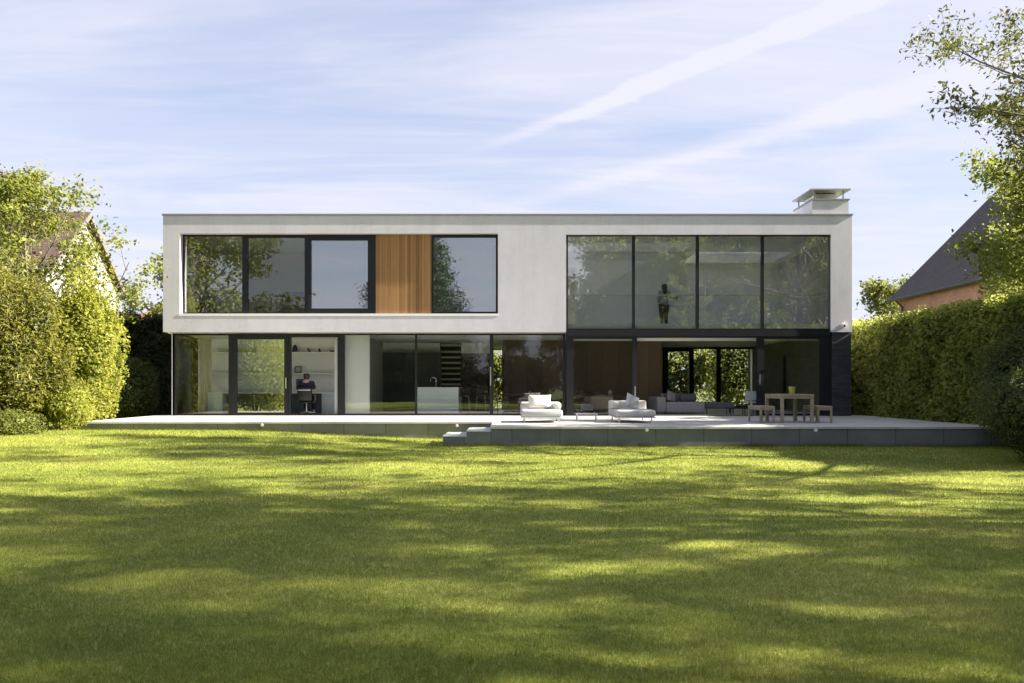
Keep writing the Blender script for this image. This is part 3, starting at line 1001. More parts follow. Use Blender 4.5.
# upper rooms
iw('white', XL + T, X(243.5, 4.1) , 4.1, 4.22, FZ, ZC)
iw('greywall', X(243.5, 4.1) + .002, X(309, 4.1), 4.1, 4.22, FZ, ZC)
iw('white', X(309, .5) + .02, X(309, .5) + .12, .45, 4.08, FZ, ZC)
iw('greywall', X(309, 2.3) + .2, X(500, 2.3), 2.3, 2.4, FZ, ZC)
iw('white', X(500, .5) + .3, X(500, .5) + .45, .45, YB - T, FZ, ZC)
GY = 3.68
d0, d1, dz = X(566, GY), X(577.5, GY), Z(268, GY)
iw('white', d1, X(686.5, GY), GY, GY + .14, FZ, ZC)
iw('white', X(500, .5) + .46, d1, GY, GY + .14, dz, ZC)
dr = MB(); dr.box(d1 - .09, d1 + .02, GY - .03, GY - .002, FZ, dz + .07); dr.box(d0 - 1, d1 - .09, GY - .03, GY - .002, dz, dz + .07)
dr.build('door_frame', M['white'], H)
iw('white', X(500, .5) + .46, XR - T - .002, 6.6, 6.7, FZ, ZC)
# glass balustrade behind the upper glazing
bl = MB().box(XG0 + .05, XG1 - .1, .62, .65, FZ + 1.02, FZ + 1.06).build('balustrade', M['metal'], H)
bx('pane', M['glass'], bl, XG0 + .05, XG1 - .1, .625, .645, FZ + .01, FZ + 1.018)

# staircase of open treads
st = MB().box(X(439, 6.6), X(440.5, 6.6), 6.55, 6.65, .01, GC).build('staircase', M['black'], H)
for i, py in enumerate((345, 351.5, 357, 362.5, 368, 373.5, 379, 384)):
    yy = 6.45 + .05 * (8 - i)
    MB().box(X(440.7, yy), X(460.3, yy), yy, yy + .28, Z(py + 1.2, yy) , Z(py - 0.7, yy)).build('tread', M['white'], st)
mb = MB(); mb.box(X(434, 7.6), X(462, 7.6), 7.6, 7.7, .01, GC - .02); mb.build('stair_wall', mat('stair_wall_timber', (.13, .085, .05), .6), H)

# chimney
CY0, CY1 = 0.10, 1.85
cx0, cx1 = X(812.2, CY0), X(848.6, CY0)
ctop = Z(198.8, CY0)
ch = MB().box(cx0, cx1, CY0, CY1, ZT - .4, ctop - .05).build('chimney', M['render'], H)
bx('chimney_coping', M['coping'], ch, cx0 - .035, cx1 + .035, CY0 - .03, CY1 + .03, ctop - .048, ctop)
bx('flue', M['reveal'], ch, cx0 + .28, cx1 - .25, CY0 + .45, CY1 - .3, ctop + .002, ctop + .27)
bx('cap', M['zinc'], ch, cx0 - .07, cx1 + .06, CY0 - .05, CY1 + .05, ctop + .30, ctop + .345)
for xx in (cx0 + .12, cx1 - .14):
    for yy in (CY0 + .12, CY1 - .12):
        bx('cap_support', M['zinc'], ch, xx - .02, xx + .02, yy - .02, yy + .02, ctop + .002, ctop + .298)

# security camera on the right of the facade
sc_ = thing('security_camera', 'small white dome security camera at lower right corner of the white facade', 'security camera', (X(843.3, 0), 0, Z(325.5, 0)))
MB().tube([(0, -.012, 0), (0, -.002, 0)], .085, 16).build('mounting_plate', M['whitemetal'], sc_)
MB().tube([(0, -.11, -.01), (0, -.012, 0)], [.055, .07], 14).build('housing', M['white'], sc_, smooth=False)
MB().ball((0, -.12, -.015), .04, 12, 8).build('lens', M['black'], sc_, smooth=True)

# ------------------------------------------------------------------ outdoor furniture
def lounge(label, x0, x1, y0, y1, backz, arm):
    w, d = x1 - x0, y1 - y0
    t = thing('lounge_chair', label, 'lounge chair', (x0 + w / 2, y0, 0.0), 0, 'cream lounge chairs on the terrace')
    MB().box(-w / 2, w / 2, .0, d, .13, .165).build('frame', M['whitemetal'], t, .006)
    for sx in (-1, 1):
        for yy in (.12, d - .12):
            MB().box(sx * (w / 2 - .10) - .018, sx * (w / 2 - .10) + .018, yy - .018, yy + .018, 0.002, .129).build('leg', M['whitemetal'], t)
    MB().box(-w / 2 + .01, w / 2 - .01, -.02, d - .22, .168, .36).build('seat_cushion', M['cushion2'], t, .055, True)
    MB().box(-w / 2 + .0, w / 2 - .0, d - .215, d, .168, backz).build('backrest', M['cushion'], t, .05, True)
    if arm:
        s, yb = arm
        xa = s * (w / 2 - .11)
        MB().box(xa - .10, xa + .10, yb, d - .218, .362, backz - .02).build('armrest', M['cushion'], t, .05, True)
    return t


def pillow(parent_label, loc, size, rot, m='pillow'):
    mb = MB()
    w, h, th = size
    n = 12
    g = {}
    for s in (1, -1):
        for i in range(n + 1):
            for j in range(n + 1):
                u, v_ = i / n * 2 - 1, j / n * 2 - 1
                e = max(0, (1 - u ** 4) * (1 - v_ ** 4)) ** .5
                if s == -1 and e < 1e-6:
                    g[(s, i, j)] = g[(1, i, j)]; continue
                px_ = u * w / 2 * (1 - .06 * (1 - v_ * v_)); pz = v_ * h / 2 * (1 - .06 * (1 - u * u))
                g[(s, i, j)] = mb.bm.verts.new((px_, s * th / 2 * e, pz))
        for i in range(n):
            for j in range(n):
                try:
                    mb.bm.faces.new([g[(s, i, j)], g[(s, i + 1, j)], g[(s, i + 1, j + 1)], g[(s, i, j + 1)]])
                except ValueError:
                    pass
    o = mb.build('cushion', M[m], None, smooth=True)
    o.location = loc; o.rotation_euler = rot
    tag(o, parent_label, 'cushion', 'scatter cushions')
    return o


la = lounge('cream lounge chair with one big white cushion, left of the low side table', .25, 1.42, -5.35, -3.75, .56, (1, .75))
pillow('large plump white cushion on the left lounge chair', (.80, -4.22, .565), (.68, .42, .22), (R(-14), 0, 0))
lb = lounge('cream lounge chair with a leaning grey cushion, right of the low side table', 2.89, 4.0, -5.35, -3.55, .60, (-1, 1.0))
pillow('pale grey cushion leaning sideways on the right lounge chair', (3.52, -4.18, .56), (.46, .46, .16), (R(-20), R(22), R(25)), 'cushion2')
stt = thing('side_table', 'low white metal side table between the two lounge chairs', 'side table', (X(586.5, -3.8), -3.8, 0))
MB().box(-.31, .31, -.22, .22, .19, .215).build('tabletop', M['whitemetal'], stt, .004)
for sx in (-.285, .285):
    for sy in (-.195, .195):
        MB().box(sx - .015, sx + .015, sy - .015, sy + .015, .002, .189).build('leg', M['whitemetal'], stt)


def wood_table(name, label, cat, loc, w, d, h, leg, top, group=None):
    t = thing(name, label, cat, loc, 0, group)
    MB().box(-w / 2, w / 2, -d / 2, d / 2, h - top, h).build('tabletop' if cat == 'table' else 'seat', M['teak'], t, .006)
    for sx in (-1, 1):
        for sy in (-1, 1):
            x_, y_ = sx * (w / 2 - leg / 2 - .004), sy * (d / 2 - leg / 2 - .004)
            MB().box(x_ - leg / 2, x_ + leg / 2, y_ - leg / 2, y_ + leg / 2, .002, h - top - .001).build('leg', M['teak'], t, .004)
    ap = MB()
    for sx in (-1, 1):
        x_ = sx * (w / 2 - .03)
        ap.box(x_ - .012, x_ + .012, -d / 2 + leg + .01, d / 2 - leg - .01, h - top - .065, h - top - .001)
    for sy in (-1, 1):
        y_ = sy * (d / 2 - .03)
        ap.box(-w / 2 + leg + .01, w / 2 - leg - .01, y_ - .012, y_ + .012, h - top - .065, h - top - .001)
    ap.build('apron', M['teak'], t)
    return t


wood_table('outdoor_table', 'weathered wooden dining table on the terrace with yellow pot', 'table', (7.92, -4.68, 0), .92, 1.40, .80, .085, .06)
BN = 'weathered benches by the outdoor table'
b_l = wood_table('bench', 'weathered wooden bench on the left side of the outdoor table', 'bench', (7.09, -4.8, 0), .42, 1.12, .47, .05, .05, BN)
b_r = copy_tree(b_l); b_r.location = (8.69, -4.8, 0)
b_r['label'] = 'weathered wooden bench on the right side, nearest the dark brick pier'
pt = thing('plant_pot', 'small yellow green pot standing on the outdoor table', 'pot', (8.18, -4.2, .802))
MB().tube([(0, 0, 0), (0, 0, .02), (0, 0, .21), (0, 0, .215)], [.075, .08, .10, .10], 18).build('pot', M['pot'], pt, smooth=False)
MB().tube([(0, 0, .216), (0, 0, .222)], [.088, .088], 18).build('soil', M['soil'], pt)

# ------------------------------------------------------------------ living room
YS = 1.9
t = thing('corner_sofa', 'grey corner sofa standing just inside the open living room doorway', 'sofa', (X(657, YS), YS, .007))
sw = X(705, YS) - X(657, YS)
MB().box(0, .34, 0, 1.9, .05, .62).build('armrest', M['sofa'], t, .05, True)
MB().box(.345, sw, 0, 1.0, .05, .44).build('seat', M['sofa'], t, .04, True)
MB().box(.345, sw - .1, 1.005, 1.3, .05, .74).build('backrest', M['sofa'], t, .05, True)
MB().box(.45, 1.0, .78, 1.0, .442, .76).build('back_cushion', M['sofa2'], t, .07, True)
MB().box(1.02, sw - .12, .78, 1.0, .442, .74).build('back_cushion', M['sofa2'], t, .07, True)
pillow('grey cushion leaning on the left arm of the sofa', (X(672, 2.1), 2.25, .64), (.44, .42, .14), (R(-14), R(18), R(35)), 'sofa')
t = thing('ottoman', 'dark grey upholstered bench in front of the rear glass doors', 'ottoman', (X(705.5, 2.6), 2.6, .007))
ow = X(735, 2.6) - X(705.5, 2.6)
MB().box(0, ow, 0, .6, .17, .42).build('cushion_top', M['sofa2'], t, .04, True)
for xx in (.06, ow - .06):
    for yy in (.06, .54):
        MB().box(xx - .02, xx + .02, yy - .02, yy + .02, 0, .169).build('leg', M['black'], t)
t = thing('coffee_table', 'low black coffee table beside the dark grey bench indoors', 'coffee table', (X(737.5, 1.5), 1.5, .007))
MB().box(-.36, .36, -.3, .3, .21, .24).build('tabletop', M['black'], t, .004)
for xx in (-.32, .32):
    for yy in (-.26, .26):
        MB().box(xx - .012, xx + .012, yy - .012, yy + .012, 0, .209).build('leg', M['black'], t)
t = thing('sideboard', 'low ochre wood sideboard behind the left pane of the living room', 'sideboard', (X(591, 2.9), 2.9, .007))
ww = X(613, 2.9) - X(591, 2.9)
MB().box(0, ww, 0, .5, .16, .66).build('cabinet', M['sideboard'], t, .006)
MB().box(-.01, ww + .01, -.012, .51, .662, .685).build('top', M['sideboard'], t, .004)
for xx in (.05, ww - .05):
    for yy in (.05, .45):
        MB().box(xx - .02, xx + .02, yy - .02, yy + .02, 0, .159).build('leg', M['black'], t)
t = thing('vase', 'small pale vase standing on the ochre sideboard', 'vase', (X(610, 3.1), 3.1, .693))
MB().tube([(0, 0, 0), (0, 0, .06), (0, 0, .13), (0, 0, .18), (0, 0, .2)], [.05, .085, .08, .04, .05], 16).build('body', M['greywall'], t, smooth=True)
t = thing('footstool', 'small grey footstool left of the ochre sideboard', 'footstool', (X(586.5, 2.4), 2.4, .007))
MB().box(-.22, .22, -.2, .2, .12, .36).build('cushion_top', M['sofa'], t, .04, True)
for xx in (-.17, .17):
    for yy in (-.15, .15):
        MB().box(xx - .015, xx + .015, yy - .015, yy + .015, 0, .119).build('leg', M['black'], t)


def chair(label, x, y, rz, m, group):
    t = thing('dining_chair', label, 'chair', (x, y, .007), rz, group)
    MB().box(-.22, .22, -.22, .22, .43, .48).build('seat', m, t, .015)
    MB().box(-.21, .21, .19, .225, .52, .84).build('backrest', m, t, .012)
    for sx in (-.19, .19):
        MB().tube([(sx, -.19, 0), (sx, -.19, .428)], .014, 8).build('leg', M['black'], t)
        MB().tube([(sx, .2, 0), (sx, .205, .43), (sx, .21, .6)], .014, 8).build('leg', M['black'], t)
    return t


g_ = 'dining chairs indoors'
t = thing('dining_table', 'thin black dining table indoors behind the left lounge chair', 'table', (X(514, 2.0), 2.0, .007))
MB().box(-.5, .5, -1.0, 1.0, .70, .735).build('tabletop', M['black'], t, .005)
for sx in (-.42, .42):
    for sy in (-.9, .9):
        MB().box(sx - .02, sx + .02, sy - .02, sy + .02, 0, .699).build('leg', M['black'], t)
chair('grey dining chair indoors, right of the thin black dining table', X(524, 1.6), 1.6, R(-90), M['greywall'], g_)
chair('dark chair indoors, left of the thin black dining table', X(503, 2.0), 2.0, R(90), M['sofa2'], g_)
chair('pale grey chair by the sliding door handle, behind the left bench', X(749.5, .75), .75, R(180), M['greywall'], g_)
bs = 'bar stools at the kitchen island'
for (xx, yy, lb_) in ((X(464.5, 2.2), 2.2, 'black bar stool right next to the pale kitchen island'), (X(481, 2.6), 2.6, 'black bar stool standing away from the island, nearest the sliding door')):
    t = thing('bar_stool', lb_, 'bar stool', (xx, yy, .007), 0, bs)
    MB().box(-.19, .19, -.19, .19, .66, .71).build('seat', M['black'], t, .02, True)
    MB().box(-.18, .18, .17, .195, .74, .94).build('backrest', M['black'], t, .01)
    for sx in (-1, 1):
        for sy in (-1, 1):
            MB().tube([(sx * .2, sy * .2, 0), (sx * .15, sy * .15, .659)], .012, 6).build('leg', M['metal'], t)
    MB().tube([(-.17, -.18, .25), (.17, -.18, .25)], .01, 6).build('footrest', M['metal'], t)

# kitchen island
YI = 1.6
t = thing('kitchen_island', 'pale blue grey kitchen island with tall tap seen through the glass', 'kitchen island', (X(417, YI), YI, .007))
iwid = X(458.5, YI) - X(417, YI)
MB().box(0, iwid, 0, 2.2, 0, .94).build('cabinet', M['island'], t, .004)
MB().box(-.015, iwid + .015, -.015, 2.215, .942, .985).build('worktop', M['island'], t, .004)
tp = MB()
x_ = X(436, YI + .6) - X(417, YI)
tp.tube([(x_, .6, .986), (x_, .6, 1.28), (x_ - .03, .6, 1.33), (x_ - .1, .6, 1.345), (x_ - .17, .6, 1.33), (x_ - .2, .6, 1.28), (x_ - .2, .6, 1.2)], .016, 8)
tp.build('tap', M['chrome'], t, smooth=True)

# ------------------------------------------------------------------ study
def shelf(z, lab, depth=.3):
    o = bx('wall_shelf', M['white'], None, X(204, SY) , X(341, SY) - .06, SY - depth, SY - .003, z - .02, z + .02)
    tag(o, lab, 'shelf', 'study wall shelves')


z1_, z2_ = Z(352.5, SY - .3), Z(373.5, SY - .3)
shelf(z1_, 'upper white wall shelf in the study holding dark ornaments')
shelf(z2_, 'lower white wall shelf in the study, just above the desk')
sv = SY - .16
orn = [(295, .28, .22, 'box', 'large dark ornament at left end of the upper study shelf'),
       (309.5, .16, .10, 'lean', 'leaning black ornament on the upper study shelf'),
       (319.5, .15, .07, 'vase', 'small black vase on the upper study shelf'),
       (332, .06, .12, 'bowl', 'flat dark bowl at right end of the upper study shelf')]
for px_, h_, w_, k_, lab in orn:
    mb = MB()
    if k_ == 'box':
        mb.tube([(0, 0, 0), (0, 0, h_ * .6), (0, 0, h_)], [w_ / 2, w_ / 2.4, w_ / 5], 8)
    elif k_ == 'lean':
        mb.box(-.02, .02, -.05, .05, 0, h_, Matrix.Rotation(R(-35), 4, 'Y'), (0, 0, .03)); mb.box(-.05, .05, -.05, .05, 0, .02)
    elif k_ == 'vase':
        mb.tube([(0, 0, 0), (0, 0, .05), (0, 0, .1), (0, 0, h_)], [.035, .055, .03, .02], 12)
    else:
        mb.tube([(0, 0, 0), (0, 0, h_)], [.05, .10], 14)
    o = mb.build('ornament', M['book'], None)
    o.location = (X(px_, sv), sv, z1_ + .021)
    tag(o, lab, 'ornament', 'ornaments on the study shelf')
t = thing('picture_frame', 'small dark picture frame leaning on the lower study shelf', 'picture frame', (X(298, sv), sv, z2_ + .021))
fr_ = MB(); fr_.box(-.13, .13, -.01, .01, 0, .03); fr_.box(-.13, .13, -.01, .01, .22, .25); fr_.box(-.13, -.10, -.01, .01, .03, .22); fr_.box(.10, .13, -.01, .01, .03, .22)
fr_.build('frame', M['black'], t)
bx('print', M['greywall'], t, -.099, .099, .0, .008, .031, .219)
t = thing('paper_stack', 'low pile of papers lying on the lower study shelf', 'papers', (X(320, sv), sv, z2_ + .021))
for i in range(3):
    MB().box(-.2 + .02 * i, .2 - .03 * i, -.1, .1, .014 * i, .014 * i + .012).build('sheaf', M['greywall'] if i % 2 else M['white'], t)
dkz = Z(392.5, SY - .6)
t = thing('desk', 'long dark study desk with pale top along the back wall', 'desk', (X(204, SY - .6), SY - .66, .007))
dw = X(322, SY - .6) - X(204, SY - .6)
MB().box(0, dw + .55, 0, .65, dkz - .045, dkz).build('desktop', M['white'], t, .004)
MB().box(0.75, dw, .50, .53, .0, dkz - .046).build('modesty_panel', mat('slate_panel', (.12, .13, .15), .6), t)
dd = MB().box(dw + .002, dw + .55, .02, .62, 0, dkz - .047).build('drawer_unit', M['white'], t)
for i in range(4):
    MB().box(dw + .015, dw + .535, .0, .018, .02 + i * .185, .02 + i * .185 + .175).build('drawer', M['island'], dd)
c_ = MB().box(.02, .70, .04, .62, 0, dkz - .047).build('cupboard', M['island'], t)
t = thing('monitor', 'computer monitor with blue screen on the desk, left of the seated person', 'monitor', (X(301, SY - .3), SY - .35, dkz + .009))
MB().box(-.17, .17, -.02, .02, .10, .50).build('casing', M['black'], t, .006)
bx('screen', M['screen'], t, -.155, .155, -.024, -.0205, .115, .485)
MB().box(-.03, .03, -.0, .03, .012, .099).build('neck', M['black'], t)
MB().box(-.12, .12, -.08, .08, 0, .011).build('base', M['black'], t)
t = thing('mug', 'white mug on the desk beside the monitor', 'mug', (X(297.5, SY - .5), SY - .52, dkz + .009))
MB().tube([(0, 0, 0), (0, 0, .1)], [.036, .042], 14).build('body', M['white'], t)
MB().tube([(.038, 0, .08), (.07, 0, .07), (.07, 0, .035), (.036, 0, .02)], .007, 6).build('handle', M['white'], t)


def curtain(lab, x0, x1, y, z0, z1, ax=0):
    mb = MB(); n = 60; ps = []
    for i in range(n + 1):
        u = i / n
        w = .035 * math.sin(u * 6.283 * 7) + .012 * math.sin(u * 31)
        ps.append((x0 + (x1 - x0) * u, y + w) if ax == 0 else (y + w, x0 + (x1 - x0) * u))
    lo = [mb.bm.verts.new((p[0], p[1], z0)) for p in ps]; hi = [mb.bm.verts.new((p[0], p[1], z1)) for p in ps]
    for i in range(n):
        mb.bm.faces.new((lo[i], lo[i + 1], hi[i + 1], hi[i]))
    o = mb.build('curtain', M['curtain'], None, smooth=True)
    s = o.modifiers.new('S', 'SOLIDIFY'); s.thickness = .008
    return tag(o, lab, 'curtain', 'pale curtains')


curtain('pale gathered curtain hanging in the left corner of the study', 1.5, 2.8, XL + .62, .03, 2.8, 1)
curtain('pale curtain at the left end of the upstairs bedroom window', X(185.5, .6), X(195, .6), .6, FZ + .02, ZC - .02)

# bedroom
t = thing('bed', 'upstairs bed with dark bedding and patterned headboard', 'bed', (X(282, 2.2), 2.2, FZ + .002))
MB().box(-1.0, .95, 0, 1.7, .02, .85).build('mattress', M['bedding'], t, .08, True)
MB().box(-.5, .95, 1.72, 1.82, .02, 1.55).build('headboard', mat('patterned_headboard', (.07, .08, .07), .8, .8, 16), t, .02)
MB().box(-.4, .2, 1.3, 1.69, .86, 1.12).build('pillow', M['greywall'], t, .09, True)
MB().box(.25, .85, 1.3, 1.69, .86, 1.12).build('pillow', M['greywall'], t, .09, True)
t = thing('armchair', 'dark armchair behind the leftmost upstairs window', 'armchair', (X(202, 1.6), 1.6, FZ + .002))
MB().box(-.35, .35, -.35, .35, .12, .45).build('seat', M['bedding'], t, .05, True)
MB().box(-.35, .35, .36, .5, .12, .95).build('backrest', M['bedding'], t, .05, True)
for sx in (-.3, .3):
    for sy in (-.3, .3):
        MB().box(sx - .02, sx + .02, sy - .02, sy + .02, 0, .119).build('leg', M['black'], t)


# ------------------------------------------------------------------ people
FAT = 1.17
def skin_mesh(name, verts, edges, rad, m, parent=None, sub=2):
    me = bpy.data.meshes.new(name)
    me.from_pydata(verts, edges, [])
    o = bpy.data.objects.new(name, me); COL.objects.link(o)
    sk = o.modifiers.new('Skin', 'SKIN')
    sk.use_smooth_shade = True
    for i, r in enumerate(rad):
        r = (r, r) if isinstance(r, (int, float)) else r
        r = (r[0] * FAT, r[1] * FAT)
        me.skin_vertices[0].data[i].radius = r
        me.skin_vertices[0].data[i].use_root = (i == 0)
    ss = o.modifiers.new('Sub', 'SUBSURF'); ss.levels = sub; ss.render_levels = sub
    dg = bpy.context.evaluated_depsgraph_get()
    m2 = bpy.data.meshes.new_from_object(o.evaluated_get(dg))
    m2.name = name
    o.modifiers.clear()
    o.data = m2
    m2.materials.clear(); m2.materials.append(m)
    m2.polygons.foreach_set('use_smooth', [True] * len(m2.polygons))
    if parent is not None: o.parent = parent
    return o


class Fig:
    def __init__(self):
        self.v, self.e, self.r = [], [], []

    def add(self, p, r, link=None):
        self.v.append(tuple(p)); self.r.append(r)
        if link is not None: self.e.append((link, len(self.v) - 1))
        return len(self.v) - 1

    def chain(self, start, *pr):
        for p, r in pr:
            start = self.add(p, r, start)
        return start


def hand(f, wrist, d, side, nrm):
    """five bent fingers from the wrist joint; d points along the hand, side towards the thumb"""
    w = Vector(f.v[wrist]); d = Vector(d).normalized(); side = Vector(side).normalized(); nrm = Vector(nrm).normalized()
    palm = f.add(w + d * .07, (.036, .018), wrist)
    for k, ln in enumerate((.062, .072, .066, .052)):
        b = w + d * .095 + side * (.027 - .018 * k)
        j1 = b + d * ln * .55 - nrm * .012; j2 = j1 + d * ln * .4 - nrm * .03
        f.chain(palm, (b, .0095), (j1, .0085), (j2, .007))
    b = w + d * .035 + side * .04
    f.chain(palm, (b, .012), (b + d * .035 + side * .018 - nrm * .01, .0095))


def stand_person():
    f = Fig()
    pel = f.add((0, 0, .92), (.125, .095))
    wai = f.add((0, 0, 1.06), (.105, .08), pel)
    che = f.add((0, .0, 1.24), (.13, .09), wai)
    sh = f.add((0, -.005, 1.36), (.085, .065), che)
    nk = f.add((0, .0, 1.43), .046, sh)
    hd = f.chain(nk, ((0, .015, 1.49), .062), ((0, .02, 1.55), (.075, .088)), ((0, .012, 1.615), (.06, .068)))
    f.add((0, .112, 1.535), .012, hd - 1)                     # nose
    for s in (-1, 1):
        f.add((s * .08, .01, 1.54), .014, hd - 1)             # ears
    # left arm bent in front, right arm held out to the right
    w1 = f.chain(sh, ((-.15, -.005, 1.345), .05), ((-.205, -.03, 1.10), .038), ((-.16, .14, .98), .026))
    hand(f, w1, (.5, .85, .1), (.6, -.2, .7), (0, -.2, -1))
    w2 = f.chain(sh, ((.15, -.005, 1.345), .05), ((.25, .06, 1.14), .038), ((.42, .19, 1.16), .026))
    hand(f, w2, (.85, .5, .05), (-.3, .3, .9), (.3, -.6, 0))
    for s in (-1, 1):
        f.chain(pel, ((s * .085, 0, .84), .085), ((s * .082, .02, .48), .054), ((s * .075, -.01, .10), .036), ((s * .08, .11, .035), .03))
    body = skin_mesh('person', f.v, f.e, f.r, M['skin'])
    g = Fig()
    p0 = g.add((0, 0, .84), (.142, .118))
    a = g.chain(p0, ((0, 0, .95), (.146, .115)), ((0, 0, 1.07), (.128, .10)), ((0, 0, 1.24), (.148, .108)), ((0, -.005, 1.35), (.10, .08)), ((0, 0, 1.41), .056))
    s0 = a - 1
    g.chain(s0, ((-.15, -.005, 1.345), .066), ((-.207, -.03, 1.10), .052), ((-.168, .11, 1.0), .042))
    g.chain(s0, ((.15, -.005, 1.345), .066), ((.25, .055, 1.14), .052), ((.39, .17, 1.155), .042))
    skin_mesh('top', g.v, g.e, g.r, M['greytop'], body)
    g = Fig(); p0 = g.add((0, 0, .95), (.132, .104))
    for s in (-1, 1):
        g.chain(p0, ((s * .085, 0, .83), .098), ((s * .082, .02, .48), .064), ((s * .075, -.01, .12), .047))
    skin_mesh('trousers', g.v, g.e, g.r, M['trousers'], body)
    g = Fig(); p0 = g.add((0, -.01, 1.625), (.070, .078))
    g.chain(p0, ((0, -.04, 1.57), (.094, .086)), ((0, -.065, 1.47), (.088, .058)), ((0, -.09, 1.36), (.08, .042)), ((0, -.10, 1.24), (.055, .03)))
    skin_mesh('hair', g.v, g.e, g.r, M['hair'], body)
    for s in (-1, 1):
        g = Fig(); p0 = g.add((s * .075, -.035, .055), .045); g.chain(p0, ((s * .078, .06, .045), .042), ((s * .082, .14, .038), .036))
        skin_mesh('shoe', g.v, g.e, g.r, M['trousers'], body)
    return body


p = stand_person()
YPE = 2.85
p.location = (X(664, YPE), YPE, Z(328.8, YPE)); p.rotation_euler = (0, 0, R(8))
p.scale = (1.12, 1.08, 1.04)
tag(p, 'person with long dark hair in grey top and black trousers standing upstairs', 'person')
ph = MB().box(-.035, .035, -.006, .006, -.07, .07).build('phone', M['black'], None, .004)
ph.location = Vector(p.location) + Vector((.56, .36, 1.21)); ph.rotation_euler = (R(10), R(15), R(30))
tag(ph, 'black phone held out in the hand of the person upstairs', 'phone')
# the floor strip she stands on
bx('gallery_floor', M['white'], H, XG0 + .02, X(686.5, GY), 1.2, GY - .002, FZ + .002, Z(328.9, YPE))


def sit_person():
    f = Fig()
    pel = f.add((0, 0, .56), (.14, .11))
    wai = f.add((0, -.01, .70), (.125, .095), pel)
    che = f.add((0, .0, .92), (.16, .11), wai)
    sh = f.add((0, .02, 1.06), (.10, .075), che)
    nk = f.add((0, .04, 1.14), .052, sh)
    hd = f.chain(nk, ((0, .06, 1.20), .066), ((0, .07, 1.26), (.08, .092)), ((0, .06, 1.33), (.066, .072)))
    f.add((0, .168, 1.25), .013, hd - 1)
    for s in (-1, 1):
        f.add((s * .086, .06, 1.25), .015, hd - 1)
        w = f.chain(sh, ((s * .19, .02, 1.03), .06), ((s * .26, .06, .76), .045), ((s * .20, .30, .80), .03))
        hand(f, w, (-s * .2, 1, 0), (-s, 0, .2), (0, 0, 1))
        f.chain(pel, ((s * .10, .04, .53), .10), ((s * .13, .46, .50), .065), ((s * .13, .44, .10), .042), ((s * .135, .57, .04), .035))
    body = skin_mesh('person', f.v, f.e, f.r, M['skin'])
    g = Fig(); p0 = g.add((0, 0, .50), (.155, .125))
    a = g.chain(p0, ((0, -.01, .70), (.15, .115)), ((0, 0, .92), (.18, .128)), ((0, .02, 1.05), (.115, .09)), ((0, .035, 1.10), .062))
    for s in (-1, 1):
        g.chain(a - 1, ((s * .19, .02, 1.03), .078), ((s * .245, .05, .82), .066))
    skin_mesh('shirt', g.v, g.e, g.r, M['navy'], body)
    g = Fig(); p0 = g.add((0, 0, .55), (.15, .12))
    for s in (-1, 1):
        g.chain(p0, ((s * .10, .05, .53), .112), ((s * .13, .46, .50), .078), ((s * .13, .44, .13), .056))
    skin_mesh('trousers', g.v, g.e, g.r, M['trousers'], body)
    g = Fig(); p0 = g.add((0, .035, 1.35), (.085, .09)); g.chain(p0, ((0, .015, 1.29), (.104, .092)), ((0, .0, 1.20), (.088, .06)), ((0, .005, 1.15), (.06, .045)))
    skin_mesh('hair', g.v, g.e, g.r, M['hair'], body)
    for s in (-1, 1):
        g = Fig(); p0 = g.add((s * .13, .42, .055), .047); g.chain(p0, ((s * .133, .51, .05), .045), ((s * .137, .60, .042), .038))
        skin_mesh('shoe', g.v, g.e, g.r, M['black'], body)
    return body


YO = 1.15
p = sit_person()
p.location = (X(306.5, YO), YO, .012)
p.scale = (1.09, 1.09, 1.09)
tag(p, 'person in navy shirt with short dark hair sitting at the study desk', 'person')
t = thing('office_chair', 'black office chair with silver star base under the seated person', 'office chair', (X(306.5, YO), YO, .007))
MB().box(-.24, .24, -.22, .26, .41, .475).build('seat', M['black'], t, .025, True)
MB().box(-.26, .26, -.29, -.225, .50, .97).build('backrest', M['black'], t, .02, True)
MB().box(-.22, .22, -.305, -.292, .87, .895).build('trim', M['whitemetal'], t)
MB().tube([(0, 0, .08), (0, 0, .41)], .028, 10).build('column', M['chrome'], t)
for s in (-1, 1):
    MB().tube([(s * .25, 0, .43), (s * .30, .0, .47), (s * .30, .02, .66), (s * .30, -.12, .67), (s * .30, .16, .67)], .016, 6).build('armrest', M['chrome'], t)
for k in range(5):
    a_ = R(18 + 72 * k)
    e = Vector((math.cos(a_) * .31, math.sin(a_) * .31, .065))
    lg = MB().tube([(0, 0, .10), e], [.024, .014], 8).build('leg', M['chrome'], t)
    MB().ball(e - Vector((0, 0, .035)), (.022, .022, .03), 10, 6).build('castor', M['black'], lg, smooth=True)

# ------------------------------------------------------------------ neighbouring houses
# brick house on the right
t = thing('brick_house', 'red brick house with steep dark tiled roof behind the right hedge', 'house')
E = 20.0; y0, y1 = 3.0, 14.8; ze = 5.55; xr = 26.5; zr = ze + (xr - E)
mb = MB(); mb.prism([(E + .35, y1 - .4, -.7), (xr * 2 - E - .35, y1 - .4, -.7), (xr * 2 - E - .35, y1 - .4, ze + .1), (xr, y1 - .4, zr - .3), (E + .35, y1 - .4, ze + .1)], (0, y0 - y1 + .8, 0))
mb.build('wall', M['brick'], t)
rf = MB(); rf.prism([(E, y1, ze - .05), (xr, y1, zr), (xr, y1, zr + .16), (E - .06, y1, ze + .06)], (0, y0 - y1, 0))
rf = rf.build('roof', M['slate'], t)
rf2 = MB(); rf2.prism([(2 * xr - E, y1, ze - .05), (xr + .001, y1, zr), (xr + .001, y1, zr + .16), (2 * xr - E + .06, y1, ze + .06)], (0, y0 - y1, 0)); rf2.build('roof', M['slate'], t)
